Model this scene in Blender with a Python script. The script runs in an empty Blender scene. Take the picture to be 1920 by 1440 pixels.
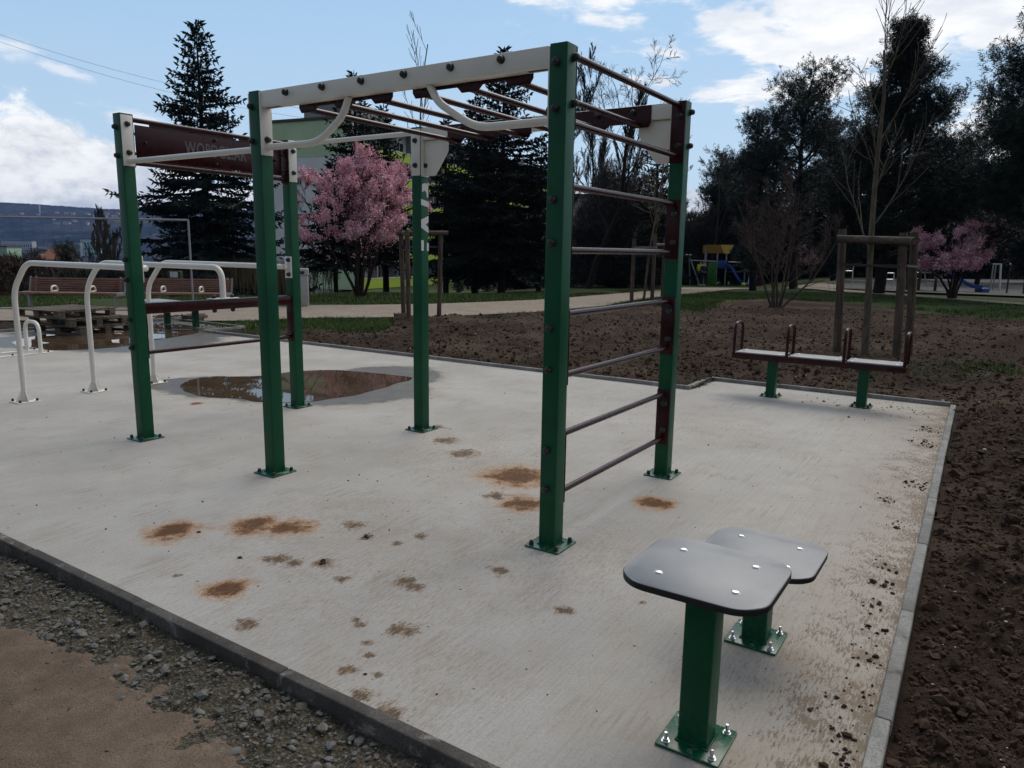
import bpy, bmesh, math, random
import numpy as np
from mathutils import Vector, Matrix, Euler
R = math.radians
scene = bpy.context.scene
COL = scene.collection
# ------------------------------------------------------------------ camera
FPX, PIT, ROL, HC = 1388.3, .1784, .0157, 1.6
cp, sp = math.cos(PIT), math.sin(PIT)
FW = np.array([0, cp, -sp]); _r = np.array([1., 0, 0]); _u = np.array([0, sp, cp])
RT = math.cos(ROL)*_r + math.sin(ROL)*_u
UP = -math.sin(ROL)*_r + math.cos(ROL)*_u
cam = bpy.data.cameras.new('camera'); camo = bpy.data.objects.new('camera', cam); COL.objects.link(camo)
cam.sensor_width = 36; cam.lens = FPX/1920*36; cam.clip_end = 9000; cam.clip_start = .05
M = Matrix.Identity(4)
for i in range(3):
    M[i][0] = RT[i]; M[i][1] = UP[i]; M[i][2] = -FW[i]
M[2][3] = HC
camo.matrix_world = M
scene.camera = camo
def ray(px, py): return FW*FPX + RT*(px-960) - UP*(py-720)
def AT(px, py, Y):
    d = ray(px, py); return Vector((d[0]*Y/d[1], Y, HC+d[2]*Y/d[1]))
def GR(px, py, z=0):
    d = ray(px, py); t = (z-HC)/d[2]; return Vector((d[0]*t, d[1]*t, z))
# workout-pad frame: a runs along the row of posts, b away from the viewer
X0, Y0, YAW = .2277, 3.8798, 2.5624
UA = np.array([math.cos(YAW), math.sin(YAW)]); VB = np.array([math.sin(YAW), -math.cos(YAW)])
RZ = YAW - math.pi
def W(a, b, z=0): return Vector((X0+UA[0]*a+VB[0]*b, Y0+UA[1]*a+VB[1]*b, z))
def AB(x, y):
    dx, dy = x-X0, y-Y0
    return dx*UA[0]+dy*UA[1], dx*VB[0]+dy*VB[1]
def sstep(e0, e1, x):
    t = np.clip((np.asarray(x, float)-e0)/(e1-e0), 0, 1); return t*t*(3-2*t)
def hgt(x, y):
    x = np.asarray(x, float); y = np.asarray(y, float)
    az_ = x/np.maximum(y, 1.)
    h = -(.05-.025*sstep(-.08, .10, az_)-.020*sstep(.31, .42, az_))*np.clip(y-26, 0, 60)
    rr = np.hypot(x, y)
    m = 1-sstep(-.34, -.20, az_)
    h = h - 7*m*sstep(20.5, 110, rr) - 22*sstep(110, 1100, rr)
    return h
def hz(x, y): return float(hgt(x, y))
def GT(px, py):                  # where a line of sight meets the terrain
    lo, hi = 1.5, 400.
    for Y in np.geomspace(1.5, 400, 240):
        p = AT(px, py, Y)
        if p.z < hz(p.x, Y): hi = Y; break
        lo = Y
    for _ in range(30):
        m = (lo+hi)/2; p = AT(px, py, m)
        if p.z < hz(p.x, m): hi = m
        else: lo = m
    return AT(px, py, lo)
# ------------------------------------------------------------------ numpy noise
def _hash(ix, iy, s):
    n = (ix.astype(np.int64)*374761393 + iy.astype(np.int64)*668265263 + s*1442695041) & 0x7fffffff
    n = ((n ^ (n >> 13))*1274126177) & 0x7fffffff
    return ((n ^ (n >> 16)) & 0xffff)/65535.
def vnoise(x, y, s=0):
    ix = np.floor(x); iy = np.floor(y); fx = x-ix; fy = y-iy
    fx = fx*fx*(3-2*fx); fy = fy*fy*(3-2*fy)
    a = _hash(ix, iy, s); b = _hash(ix+1, iy, s); c = _hash(ix, iy+1, s); d = _hash(ix+1, iy+1, s)
    return (a*(1-fx)+b*fx)*(1-fy)+(c*(1-fx)+d*fx)*fy
def fbm(x, y, o=4, s=0):
    t = 0; a = .5
    for k in range(o):
        t = t + a*vnoise(x, y, s+k); x = x*2.03+17.1; y = y*2.03+9.7; a *= .5
    return t
# ------------------------------------------------------------------ materials
class NT:
    def __init__(s, name):
        s.m = bpy.data.materials.new(name); s.m.use_nodes = True
        s.t = s.m.node_tree; s.bsdf = s.t.nodes['Principled BSDF']
    def n(s, typ, **kw):
        nd = s.t.nodes.new(typ)
        for k, v in kw.items():
            if k.startswith('i_'):
                key = k[2:]
                key = int(key) if key.isdigit() else key.replace('_', ' ')
                if hasattr(v, 'is_output') and hasattr(v, 'node'): s.t.links.new(v, nd.inputs[key])
                else: nd.inputs[key].default_value = v
            else: setattr(nd, k, v)
        return nd
    def link(s, a, b): s.t.links.new(a, b)
    def math(s, op, a, b=0., clamp=False):
        nd = s.n('ShaderNodeMath', operation=op, use_clamp=clamp)
        for i, v in enumerate((a, b)):
            if hasattr(v, 'node'): s.link(v, nd.inputs[i])
            else: nd.inputs[i].default_value = v
        return nd.outputs[0]
    def mix(s, f, a, b, typ='MIX'):
        nd = s.n('ShaderNodeMix', data_type='RGBA', blend_type=typ)
        for i, v in ((0, f), (6, a), (7, b)):
            if hasattr(v, 'node'): s.link(v, nd.inputs[i])
            elif i and len(v) == 3: nd.inputs[i].default_value = (*v, 1)
            else: nd.inputs[i].default_value = v
        return nd.outputs[2]
    def ramp(s, f, lo, hi, a=0., b=1.):
        nd = s.n('ShaderNodeMapRange', i_1=lo, i_2=hi, i_3=a, i_4=b, interpolation_type='SMOOTHSTEP')
        s.link(f, nd.inputs[0]); return nd.outputs[0]
    def noise(s, vec, scale, detail=4, rough=.55, dist=0.):
        nd = s.n('ShaderNodeTexNoise', i_Scale=scale, i_Detail=detail, i_Roughness=rough, i_Distortion=dist)
        if vec is not None: s.link(vec, nd.inputs['Vector'])
        return nd.outputs['Fac']
    def obj(s): return s.n('ShaderNodeTexCoord').outputs['Object']
    def pos(s): return s.n('ShaderNodeNewGeometry').outputs['Position']
    def scale(s, v, xyz, rz=0.):
        nd = s.n('ShaderNodeMapping'); s.link(v, nd.inputs[0])
        nd.inputs['Scale'].default_value = xyz; nd.inputs['Rotation'].default_value = (0, 0, rz); return nd.outputs[0]
    def bump(s, h, strength, dist):
        nd = s.n('ShaderNodeBump', i_Strength=strength, i_Distance=dist); s.link(h, nd.inputs['Height'])
        s.link(nd.outputs[0], s.bsdf.inputs['Normal'])
    def set(s, col=None, rough=None, spec=None, metal=None, ior=None):
        b = s.bsdf
        for k, v in (('Base Color', col), ('Roughness', rough), ('Specular IOR Level', spec), ('Metallic', metal), ('IOR', ior)):
            if v is None: continue
            if hasattr(v, 'node'): s.link(v, b.inputs[k])
            elif k == 'Base Color': b.inputs[k].default_value = (*v, 1)
            else: b.inputs[k].default_value = v
        return s.m
def paint(name, c, rough=.35, var=.12, scale=6., bump=.0, spec=.5):
    m = NT(name); o = m.obj()
    f = m.noise(o, scale, 5); f2 = m.noise(o, scale*9, 3)
    dk = tuple(x*(1-var) for x in c); lt = tuple(min(1, x*(1+var)) for x in c)
    col = m.mix(m.ramp(f, .3, .7), dk, lt)
    lum = max(c); dust = m.mix(m.math('MULTIPLY', m.ramp(f2, .58, .8), .10 if lum > .2 else .05), col, tuple(min(.5, x*.5+lum*.9) for x in (c[0], c[1], c[2])))
    rg = m.ramp(f, .25, .75, rough*.8, rough*1.25)
    if bump: m.bump(f2, bump, .002)
    return m.set(dust, rg, spec)
MT = {}
MT['green'] = paint('green_paint', (.0008, .064, .027), .42, spec=.22)
def green_paint():
    m = NT('green_paint'); o = m.obj(); p = m.pos()
    f = m.noise(o, 6, 5); g = m.noise(o, 55, 6, .75); st = m.noise(m.scale(p, (30, 30, 2.2)), 1., 5, .7)
    c = m.mix(m.ramp(f, .3, .7), (.0006, .056, .024), (.0010, .074, .032))
    c = m.mix(m.math('MULTIPLY', m.ramp(st, .55, .72), .35), c, (.004, .045, .024))
    sx = m.n('ShaderNodeSeparateXYZ'); m.link(p, sx.inputs[0])
    low = m.ramp(m.math('ADD', sx.outputs[2], m.math('MULTIPLY', m.math('SUBTRACT', g, .5), .5)), .20, .02)
    c = m.mix(m.math('MULTIPLY', m.math('MULTIPLY', low, m.ramp(g, .46, .66)), .32), c, (.14, .15, .12))
    chip = m.ramp(m.noise(o, 120, 3, .6), .745, .76)
    c = m.mix(m.math('MULTIPLY', chip, .6), c, (.16, .22, .18))
    return m.set(c, m.ramp(f, .25, .75, .34, .52), .24)
MT['green'] = green_paint()
MT['white'] = paint('white_paint', (.70, .67, .62), .4, .04)
MT['brown'] = paint('brown_paint', (.027, .0028, .0044), .26, spec=.24)
MT['black'] = paint('black_plastic', (.012, .012, .014), .45)
MT['zinc'] = paint('zinc_steel', (.62, .62, .63), .28, .1); MT['zinc'].node_tree.nodes['Principled BSDF'].inputs['Metallic'].default_value = .9
MT['galv'] = paint('galvanised_steel', (.30, .31, .33), .45, .15); MT['galv'].node_tree.nodes['Principled BSDF'].inputs['Metallic'].default_value = .5
MT['grey_paint'] = paint('grey_paint', (.22, .22, .22), .5, .08)
MT['letter'] = paint('grey_lettering', (.075, .072, .075), .5, .08)
MT['letter2'] = paint('pale_lettering', (.55, .56, .56), .5, .08)
def hpl():
    m = NT('grey_board'); o = m.obj()
    f = m.noise(o, 7, 6, .6); g = m.noise(m.scale(o, (60, 9, 1), .5), 1.6, 6, .7)
    c = m.mix(m.ramp(f, .3, .7), (.25, .25, .255), (.30, .30, .305))
    c = m.mix(m.math('MULTIPLY', m.ramp(g, .60, .72), .35), c, (.12, .11, .10))
    return m.set(c, m.ramp(f, .3, .7, .42, .58), .4)
MT['board'] = hpl()
MT['board_edge'] = paint('black_board_edge', (.008, .008, .009), .5)
def wood(name, dark, lite, sc=1., axis=0):
    m = NT(name); o = m.obj()
    s = [14*sc]*3; s[axis] = 1.4*sc
    f = m.noise(m.scale(o, tuple(s)), 1.5, 6, .65, .6); g = m.noise(o, 2.2*sc, 3)
    c = m.mix(m.ramp(f, .3, .72), dark, lite)
    c = m.mix(m.math('MULTIPLY', m.ramp(g, .45, .7), .5), c, tuple(x*.55 for x in dark))
    m.bump(f, .4, .004)
    return m.set(c, .8, .2)
MT['pallet'] = wood('weathered_pallet_wood', (.060, .046, .035), (.19, .155, .118), 1.2)
MT['stake'] = wood('round_timber', (.06, .045, .034), (.14, .108, .082), 1., 2)
MT['slat'] = wood('bench_slats', (.17, .092, .072), (.29, .168, .132), 1.)
def bark(name, dark, lite):
    m = NT(name); o = m.obj()
    f = m.noise(m.scale(o, (9, 9, 2.2)), 2.2, 6, .65)
    c = m.mix(m.ramp(f, .3, .7), dark, lite); m.bump(f, .6, .02)
    return m.set(c, .9, .15)
MT['bark_dark'] = bark('dark_bark', (.012, .010, .009), (.035, .028, .024))
MT['bark_grey'] = bark('grey_bark', (.045, .040, .033), (.10, .09, .075))
MT['bark_young'] = bark('young_tree_bark', (.075, .063, .045), (.15, .128, .095))
MT['bark_red'] = bark('reddish_bark', (.055, .038, .033), (.115, .082, .072))
MT['bark_cherry'] = bark('cherry_bark', (.02, .014, .012), (.05, .036, .031))
def leafy(name, a, b, c, sc=1.2, rough=.6):
    m = NT(name); p = m.obj()
    f = m.noise(p, sc, 3); g = m.noise(p, sc*11, 3)
    col = m.mix(m.ramp(f, .32, .68), a, b)
    col = m.mix(m.math('MULTIPLY', m.ramp(g, .5, .7), .6), col, c)
    return m.set(col, rough, .25)
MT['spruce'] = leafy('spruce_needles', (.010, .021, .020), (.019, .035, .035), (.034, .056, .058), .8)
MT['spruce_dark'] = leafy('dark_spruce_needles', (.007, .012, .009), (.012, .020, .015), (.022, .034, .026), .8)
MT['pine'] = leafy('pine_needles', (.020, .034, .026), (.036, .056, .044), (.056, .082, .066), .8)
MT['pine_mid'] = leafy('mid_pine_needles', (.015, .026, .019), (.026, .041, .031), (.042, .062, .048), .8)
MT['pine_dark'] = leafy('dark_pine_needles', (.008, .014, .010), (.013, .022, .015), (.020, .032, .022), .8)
MT['shrub'] = leafy('evergreen_shrub_leaves', (.007, .011, .007), (.012, .018, .010), (.022, .028, .016), .7)
MT['rust_shrub'] = leafy('rusty_bare_twigs', (.035, .020, .014), (.055, .034, .024), (.06, .045, .03), .5)
MT['reed'] = leafy('dry_reed_stems', (.11, .085, .05), (.17, .135, .08), (.08, .065, .035), .8)
MT['blossom'] = leafy('pink_blossom', (.70, .33, .42), (.84, .54, .61), (.94, .82, .84), 2.2)
MT['grassb'] = leafy('grass_blades', (.042, .084, .016), (.085, .135, .028), (.135, .150, .050), .5)
# --- ground surfaces
def soil_mat():
    m = NT('soil'); p = m.pos()
    f = m.noise(p, 2.2, 6, .6); g = m.noise(p, 34, 6, .7); h = m.noise(p, 150, 3, .6)
    c = m.mix(m.ramp(f, .3, .7), (.034, .021, .0145), (.072, .047, .032))
    c = m.mix(m.ramp(g, .42, .68), m.mix(.5, c, (.03, .02, .014)), c)
    dry = m.noise(m.scale(p, (.7, .7, .7)), .8, 5, .6)
    c = m.mix(m.math('MULTIPLY', m.ramp(dry, .45, .68), .65), c, (.118, .083, .058))
    c = m.mix(m.ramp(h, .70, .74), c, (.26, .22, .17))
    m.bump(m.math('ADD', g, m.math('MULTIPLY', h, .35)), 1., .035)
    return m.set(c, .95, .1)
MT['soil'] = soil_mat()
def clod_mat():
    m = NT('soil_clod'); p = m.pos()
    f = m.noise(p, 9, 5, .6); g = m.noise(p, 90, 4, .7)
    c = m.mix(m.ramp(f, .3, .7), (.034, .021, .0145), (.078, .051, .035))
    c = m.mix(m.ramp(g, .55, .75), c, (.095, .066, .046)); m.bump(g, .6, .006)
    return m.set(c, .95, .1)
MT['clod'] = clod_mat()
def gravel_mat():
    m = NT('crushed_stone'); p = m.pos()
    v = m.n('ShaderNodeTexVoronoi', i_Scale=17.); m.link(p, v.inputs['Vector'])
    f = m.noise(p, 40, 5, .65); w = m.n('ShaderNodeSeparateColor'); m.link(v.outputs['Color'], w.inputs[0])
    c = m.mix(w.outputs[0], (.085, .09, .085), (.21, .21, .20))
    c = m.mix(m.math('MULTIPLY', w.outputs[1], .4), c, (.19, .15, .11))
    c = m.mix(m.ramp(f, .35, .7), m.mix(.5, c, (.06, .055, .045)), c); m.bump(f, .5, .004)
    return m.set(c, .85, .25)
MT['stone'] = gravel_mat()
def gravel_base():
    m = NT('gravelly_earth'); p = m.pos()
    f = m.noise(p, 5, 5, .6); g = m.noise(p, 90, 5, .7)
    v = m.n('ShaderNodeTexVoronoi', i_Scale=75.); m.link(p, v.inputs['Vector'])
    c = m.mix(m.ramp(f, .35, .65), (.072, .062, .042), (.12, .098, .070))
    w = m.n('ShaderNodeSeparateColor'); m.link(v.outputs['Color'], w.inputs[0])
    c = m.mix(m.ramp(w.outputs[0], .55, .95, 0, .7), c, (.20, .19, .165))
    c = m.mix(m.ramp(g, .40, .6), m.mix(.55, c, (.02, .017, .012)), c)
    m.bump(m.math('ADD', g, v.outputs['Distance']), .9, .012)
    return m.set(c, .95, .1)
MT['gravel_base'] = gravel_base()
def sand_mat(name, a, b, far=False):
    m = NT(name); p = m.pos()
    f = m.noise(p, 1.6, 5, .6); g = m.noise(p, 150 if not far else 70, 5, .8); h = m.noise(p, 260, 3, .7); f2 = m.noise(p, 11, 6, .7)
    c = m.mix(m.ramp(f, .3, .7), a, b)
    c = m.mix(m.ramp(f2, .35, .65, .4, 0), c, tuple(x*.55 for x in a)); c = m.mix(m.ramp(g, .36, .60), m.mix(.6, c, tuple(x*.25 for x in a)), c)
    if not far:
        c = m.mix(m.ramp(h, .64, .70), c, (.30, .25, .19)); c = m.mix(m.ramp(h, .36, .30), c, (.04, .03, .022))
    m.bump(m.math('ADD', g, m.math('MULTIPLY', h, .4)), .7 if not far else .3, .008)
    return m.set(c, .95, .12)
MT['sand'] = sand_mat('compacted_earth', (.17, .122, .088), (.26, .195, .145))
MT['path'] = sand_mat('pale_gravel_path', (.30, .245, .195), (.38, .325, .27), True)
MT['court'] = sand_mat('grey_rubber_court', (.10, .098, .095), (.17, .16, .15), True)
def grass_mat():
    m = NT('lawn'); p = m.pos()
    f = m.noise(p, .35, 5, .6); g = m.noise(p, 9, 6, .75)
    c = m.mix(m.ramp(g, .3, .7), (.020, .034, .009), (.052, .074, .021))
    c = m.mix(m.math('MULTIPLY', m.ramp(f, .52, .70), .75), c, (.075, .058, .034))
    far = m.n('ShaderNodeVectorMath', operation='LENGTH'); m.link(p, far.inputs[0])
    c = m.mix(m.ramp(far.outputs['Value'], 70, 160), c, m.mix(m.ramp(m.noise(p, .03, 5), .35, .65), (.022, .022, .014), (.05, .045, .03)))
    m.bump(g, .6, .05)
    return m.set(c, .95, .1)
MT['lawn'] = grass_mat()
def kerb_mat(name, a, b, dirt):
    m = NT(name); p = m.pos()
    f = m.noise(p, 3.5, 6, .65); g = m.noise(p, 120, 4, .7); h = m.noise(p, 11, 5, .7)
    c = m.mix(m.ramp(f, .35, .65), a, b)
    c = m.mix(m.ramp(g, .3, .6), tuple(x*.8 for x in a), c)
    c = m.mix(m.math('MULTIPLY', m.ramp(h, .58, .68), dirt), c, (.10, .07, .045)); wv = m.noise(p, 6, 7, .75, .5); c = m.mix(m.math('MULTIPLY', m.ramp(wv, .54, .66), .55), c, (.36, .345, .32))
    m.bump(g, .4, .003)
    return m.set(c, .9, .15)
MT['kerb_dark'] = kerb_mat('dark_concrete_kerb', (.062, .056, .050), (.125, .115, .104), .25)
MT['kerb'] = kerb_mat('grey_concrete_kerb', (.19, .185, .175), (.31, .30, .285), .8)
# --- concrete pad with its rust spots, mud marks and wet rims
RUST = [(322, 997, .13), (478, 985, .13), (540, 990, .12), (968, 893, .22), (978, 944, .13), (1228, 943, .11), (425, 1103, .095), (385, 740, .12), (368, 757, .06)]
MUD0 = [(690, 1007, .055), (745, 1020, .045), (606, 1056, .08), (640, 1087, .05), (663, 985, .09), (518, 1048, .09), (683, 1138, .05), (667, 1161, .035), (674, 1172, .035),
       (690, 1205, .04), (691, 1228, .032), (650, 1258, .05), (706, 1265, .035), (680, 1281, .05), (1058, 1143, .06), (790, 1005, .06), (550, 1057, .07), (870, 850, .16),
       (835, 826, .14), (930, 930, .1), (845, 725, .16), (790, 690, .2), (760, 1090, .08), (935, 1070, .07), (820, 800, .1), (755, 1180, .08), (780, 1100, .06), (700, 1060, .06), (460, 1170, .07), (1205, 1130, .025), (330, 1080, .03), (680, 1305, .06), (730, 1340, .08)]
MUD = [q for i, q in enumerate(MUD0) if i % 7 != 6]
WET = [(470, 728, .95, .60), (640, 730, 1.0, .85), (725, 705, .7, .8), (380, 720, .6, .5), (545, 725, .8, .9),
       (150, 640, 1.2, 1.0), (260, 640, 1.3, 1.3), (350, 620, 1.3, 1.5), (60, 640, 1.0, .8), (330, 600, 1.6, 1.0)]
def concrete():
    m = NT('concrete'); p = m.pos()
    q = m.scale(p, (1, 1, 1), -RZ)          # coordinates along the pad
    big = m.noise(p, .8, 5, .6); mid = m.noise(p, 5, 5, .65); fine = m.noise(p, 130, 4, .75)
    broom = m.noise(m.scale(q, (46, 3.2, 1), .22), 1., 4, .6)
    broom2 = m.noise(m.scale(q, (95, 1.6, 1), .16), 1., 4, .6)
    c = m.mix(m.ramp(big, .3, .7), (.368, .342, .312), (.456, .432, .402))
    c = m.mix(m.math('MULTIPLY', m.ramp(mid, .45, .75), .30), c, (.36, .31, .25))
    c = m.mix(m.math('MULTIPLY', m.ramp(broom2, .46, .66), .18), c, (.22, .19, .16))
    c = m.mix(m.math('MULTIPLY', m.ramp(m.noise(p, 2.4, 4), .50, .68), m.math('MULTIPLY', m.ramp(broom, .45, .62), .45)), c, (.24, .19, .145))
    grain = m.noise(p, 75, 6, .85); c = m.mix(m.ramp(grain, .56, .38, 0, .26), c, (.19, .165, .14))
    c = m.mix(m.ramp(fine, .64, .72, 0, .65), c, (.12, .105, .09))
    c = m.mix(m.ramp(fine, .33, .27, 0, .5), c, (.58, .57, .55))
    # small dark specks
    v = m.n('ShaderNodeTexVoronoi', i_Scale=9.5); m.link(p, v.inputs['Vector'])
    sp_ = m.n('ShaderNodeSeparateColor'); m.link(v.outputs['Color'], sp_.inputs[0])
    speck = m.math('MULTIPLY', m.ramp(v.outputs['Distance'], .09, .05), m.ramp(sp_.outputs[0], .55, .6))
    c = m.mix(m.math('MULTIPLY', speck, .8), c, (.06, .045, .035))
    jag = m.math('MULTIPLY', m.math('SUBTRACT', m.noise(p, 19, 8, .85, .8), .5), 2.5)
    jag = m.math('ADD', jag, m.math('MULTIPLY', m.math('SUBTRACT', broom, .5), .55))
    def spots(lst, grow):
        acc = None
        for (px, py, r) in lst:
            g = GR(px, py); r *= .78 if lst is MUD else 1.
            s = m.n('ShaderNodeVectorMath', operation='DISTANCE', i_1=(g.x, g.y, 0)); m.link(p, s.inputs[0])
            d = m.math('DIVIDE', s.outputs['Value'], r*grow)
            acc = d if acc is None else m.math('MINIMUM', acc, d)
        return acc
    gr_ = m.math('SUBTRACT', m.ramp(m.noise(p, 165, 3, .6), .3, .7), .5)
    an_ = m.math('SUBTRACT', m.ramp(m.noise(m.scale(q, (110, 20, 1), .22), 1., 4, .65), .32, .68), .5)
    def sm(*t):
        a = t[0]
        for b in t[1:]: a = m.math('ADD', a, b)
        return a
    k_ = lambda v, f: m.math('MULTIPLY', v, f)
    wrp = k_(m.math('SUBTRACT', m.noise(p, 7.5, 4, .6), .5), 2.6)
    rd = sm(spots(RUST, .92), wrp)
    D = m.ramp(sm(rd, k_(jag, .45)), 2.5, .35)
    c = m.mix(k_(m.math('MULTIPLY', D, D), .5), c, (.46, .27, .11))
    c = m.mix(k_(m.ramp(sm(D, k_(gr_, 1.0), k_(an_, .35)), .62, .86), .85), c, (.31, .140, .042))
    c = m.mix(k_(m.ramp(sm(rd, k_(jag, .75), k_(gr_, .55), k_(an_, .3)), .98, .62), .94), c, (.085, .036, .013))
    md = sm(spots(MUD, 1.), k_(m.math('SUBTRACT', m.noise(p, 15, 4, .6), .5), 2.4))
    D = m.ramp(sm(md, k_(jag, .6)), 1.7, .35)
    c = m.mix(k_(m.ramp(sm(D, k_(an_, 1.25), k_(gr_, .4)), .62, .84), .62), c, (.235, .150, .082))
    c = m.mix(k_(m.ramp(sm(md, k_(jag, 1.1), k_(an_, 1.1), k_(gr_, .3)), .78, .50), .9), c, (.095, .058, .032))
    far_ = None
    for (px, py, r) in ((690, 1090, 1.0), (1000, 1040, 1.0), (880, 850, 1.1), (620, 990, 1.0), (760, 1280, .6), (1290, 800, 1.2), (1480, 1290, .7)):
        g = GR(px, py); s_ = m.n('ShaderNodeVectorMath', operation='DISTANCE', i_1=(g.x, g.y, 0)); m.link(p, s_.inputs[0])
        d = m.math('DIVIDE', s_.outputs['Value'], r); far_ = d if far_ is None else m.math('MINIMUM', far_, d)
    D = k_(m.ramp(sm(far_, k_(jag, .3)), 1.25, .2), .5)
    c = m.mix(k_(m.ramp(sm(D, k_(an_, 1.1), k_(m.math('SUBTRACT', mid, .5), 1.2)), .50, .85), .40), c, (.27, .19, .12))
    # trodden soil along the right kerb
    sx = m.n('ShaderNodeSeparateXYZ'); m.link(p, sx.inputs[0])
    A0, A1 = W(-1.745, -1.6), W(-1.60, 5.85)
    tx, ty = (A1-A0).normalized().x, (A1-A0).normalized().y
    dist = m.math('ADD', m.math('MULTIPLY', m.math('SUBTRACT', sx.outputs[0], A0.x), -ty), m.math('MULTIPLY', m.math('SUBTRACT', sx.outputs[1], A0.y), tx))
    clump = m.noise(p, 7, 6, .7)
    along = m.noise(p, 1.3, 3)
    edge = m.math('ADD', m.math('MULTIPLY', dist, 1.9), m.math('MULTIPLY', m.math('SUBTRACT', .62, clump), 3.2))
    edge = m.math('ADD', edge, m.math('MULTIPLY', m.math('SUBTRACT', .5, along), 1.2))
    c = m.mix(m.math('MULTIPLY', m.ramp(sm(edge, k_(gr_, -.5), k_(an_, -.9)), .80, .25), .85), c, (.105, .072, .047))
    c = m.mix(m.math('MULTIPLY', m.ramp(m.math('ADD', m.math('MULTIPLY', dist, .8), m.math('SUBTRACT', .5, mid)), .9, .1), .35), c, (.30, .235, .17))
    # wet rims round the puddles
    wacc = None
    for (px, py, ra, rb) in WET:
        g = GR(px, py)
        ra *= 1.09; rb *= 1.13; s = m.n('ShaderNodeVectorMath', operation='SUBTRACT', i_1=(g.x, g.y, 0)); m.link(p, s.inputs[0])
        l = m.n('ShaderNodeVectorMath', operation='LENGTH'); m.link(m.scale(s.outputs[0], (1/ra, 1/rb, 0)), l.inputs[0])
        wacc = l.outputs['Value'] if wacc is None else m.math('MINIMUM', wacc, l.outputs['Value'])
    wn = m.math('ADD', wacc, m.math('MULTIPLY', m.math('SUBTRACT', m.noise(p, 4.5, 8, .75), .5), .6))
    wet = m.ramp(wn, 1.0, .86)
    c = m.mix(wet, c, m.mix(m.ramp(mid, .35, .7), (.085, .075, .062), (.13, .113, .092)))
    c = m.mix(m.math('MULTIPLY', m.math('MULTIPLY', m.ramp(wn, 1.25, 1.0), m.ramp(wn, .85, 1.0)), .25), c, (.30, .24, .18))
    rg = m.ramp(wet, 0, 1, .9, .42)
    h = m.math('ADD', m.math('ADD', m.math('MULTIPLY', broom, .9), m.math('MULTIPLY', broom2, .9)), m.math('MULTIPLY', fine, .35))
    h = m.math('MULTIPLY', h, m.ramp(wet, 0, 1, 1, .1))
    m.bump(m.math('ADD', h, m.math('MULTIPLY', grain, .5)), .6, .006)
    return m.set(c, rg, .3)
MT['concrete'] = concrete()
def water():
    m = NT('muddy_water'); p = m.pos()
    f = m.noise(p, 1.8, 5, .6)
    c = m.mix(m.ramp(f, .3, .7), (.060, .039, .024), (.088, .062, .041))
    m.bump(m.noise(p, 3., 2), .008, .02)
    return m.set(c, .02, .5, ior=1.33)
MT['water'] = water()
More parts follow.
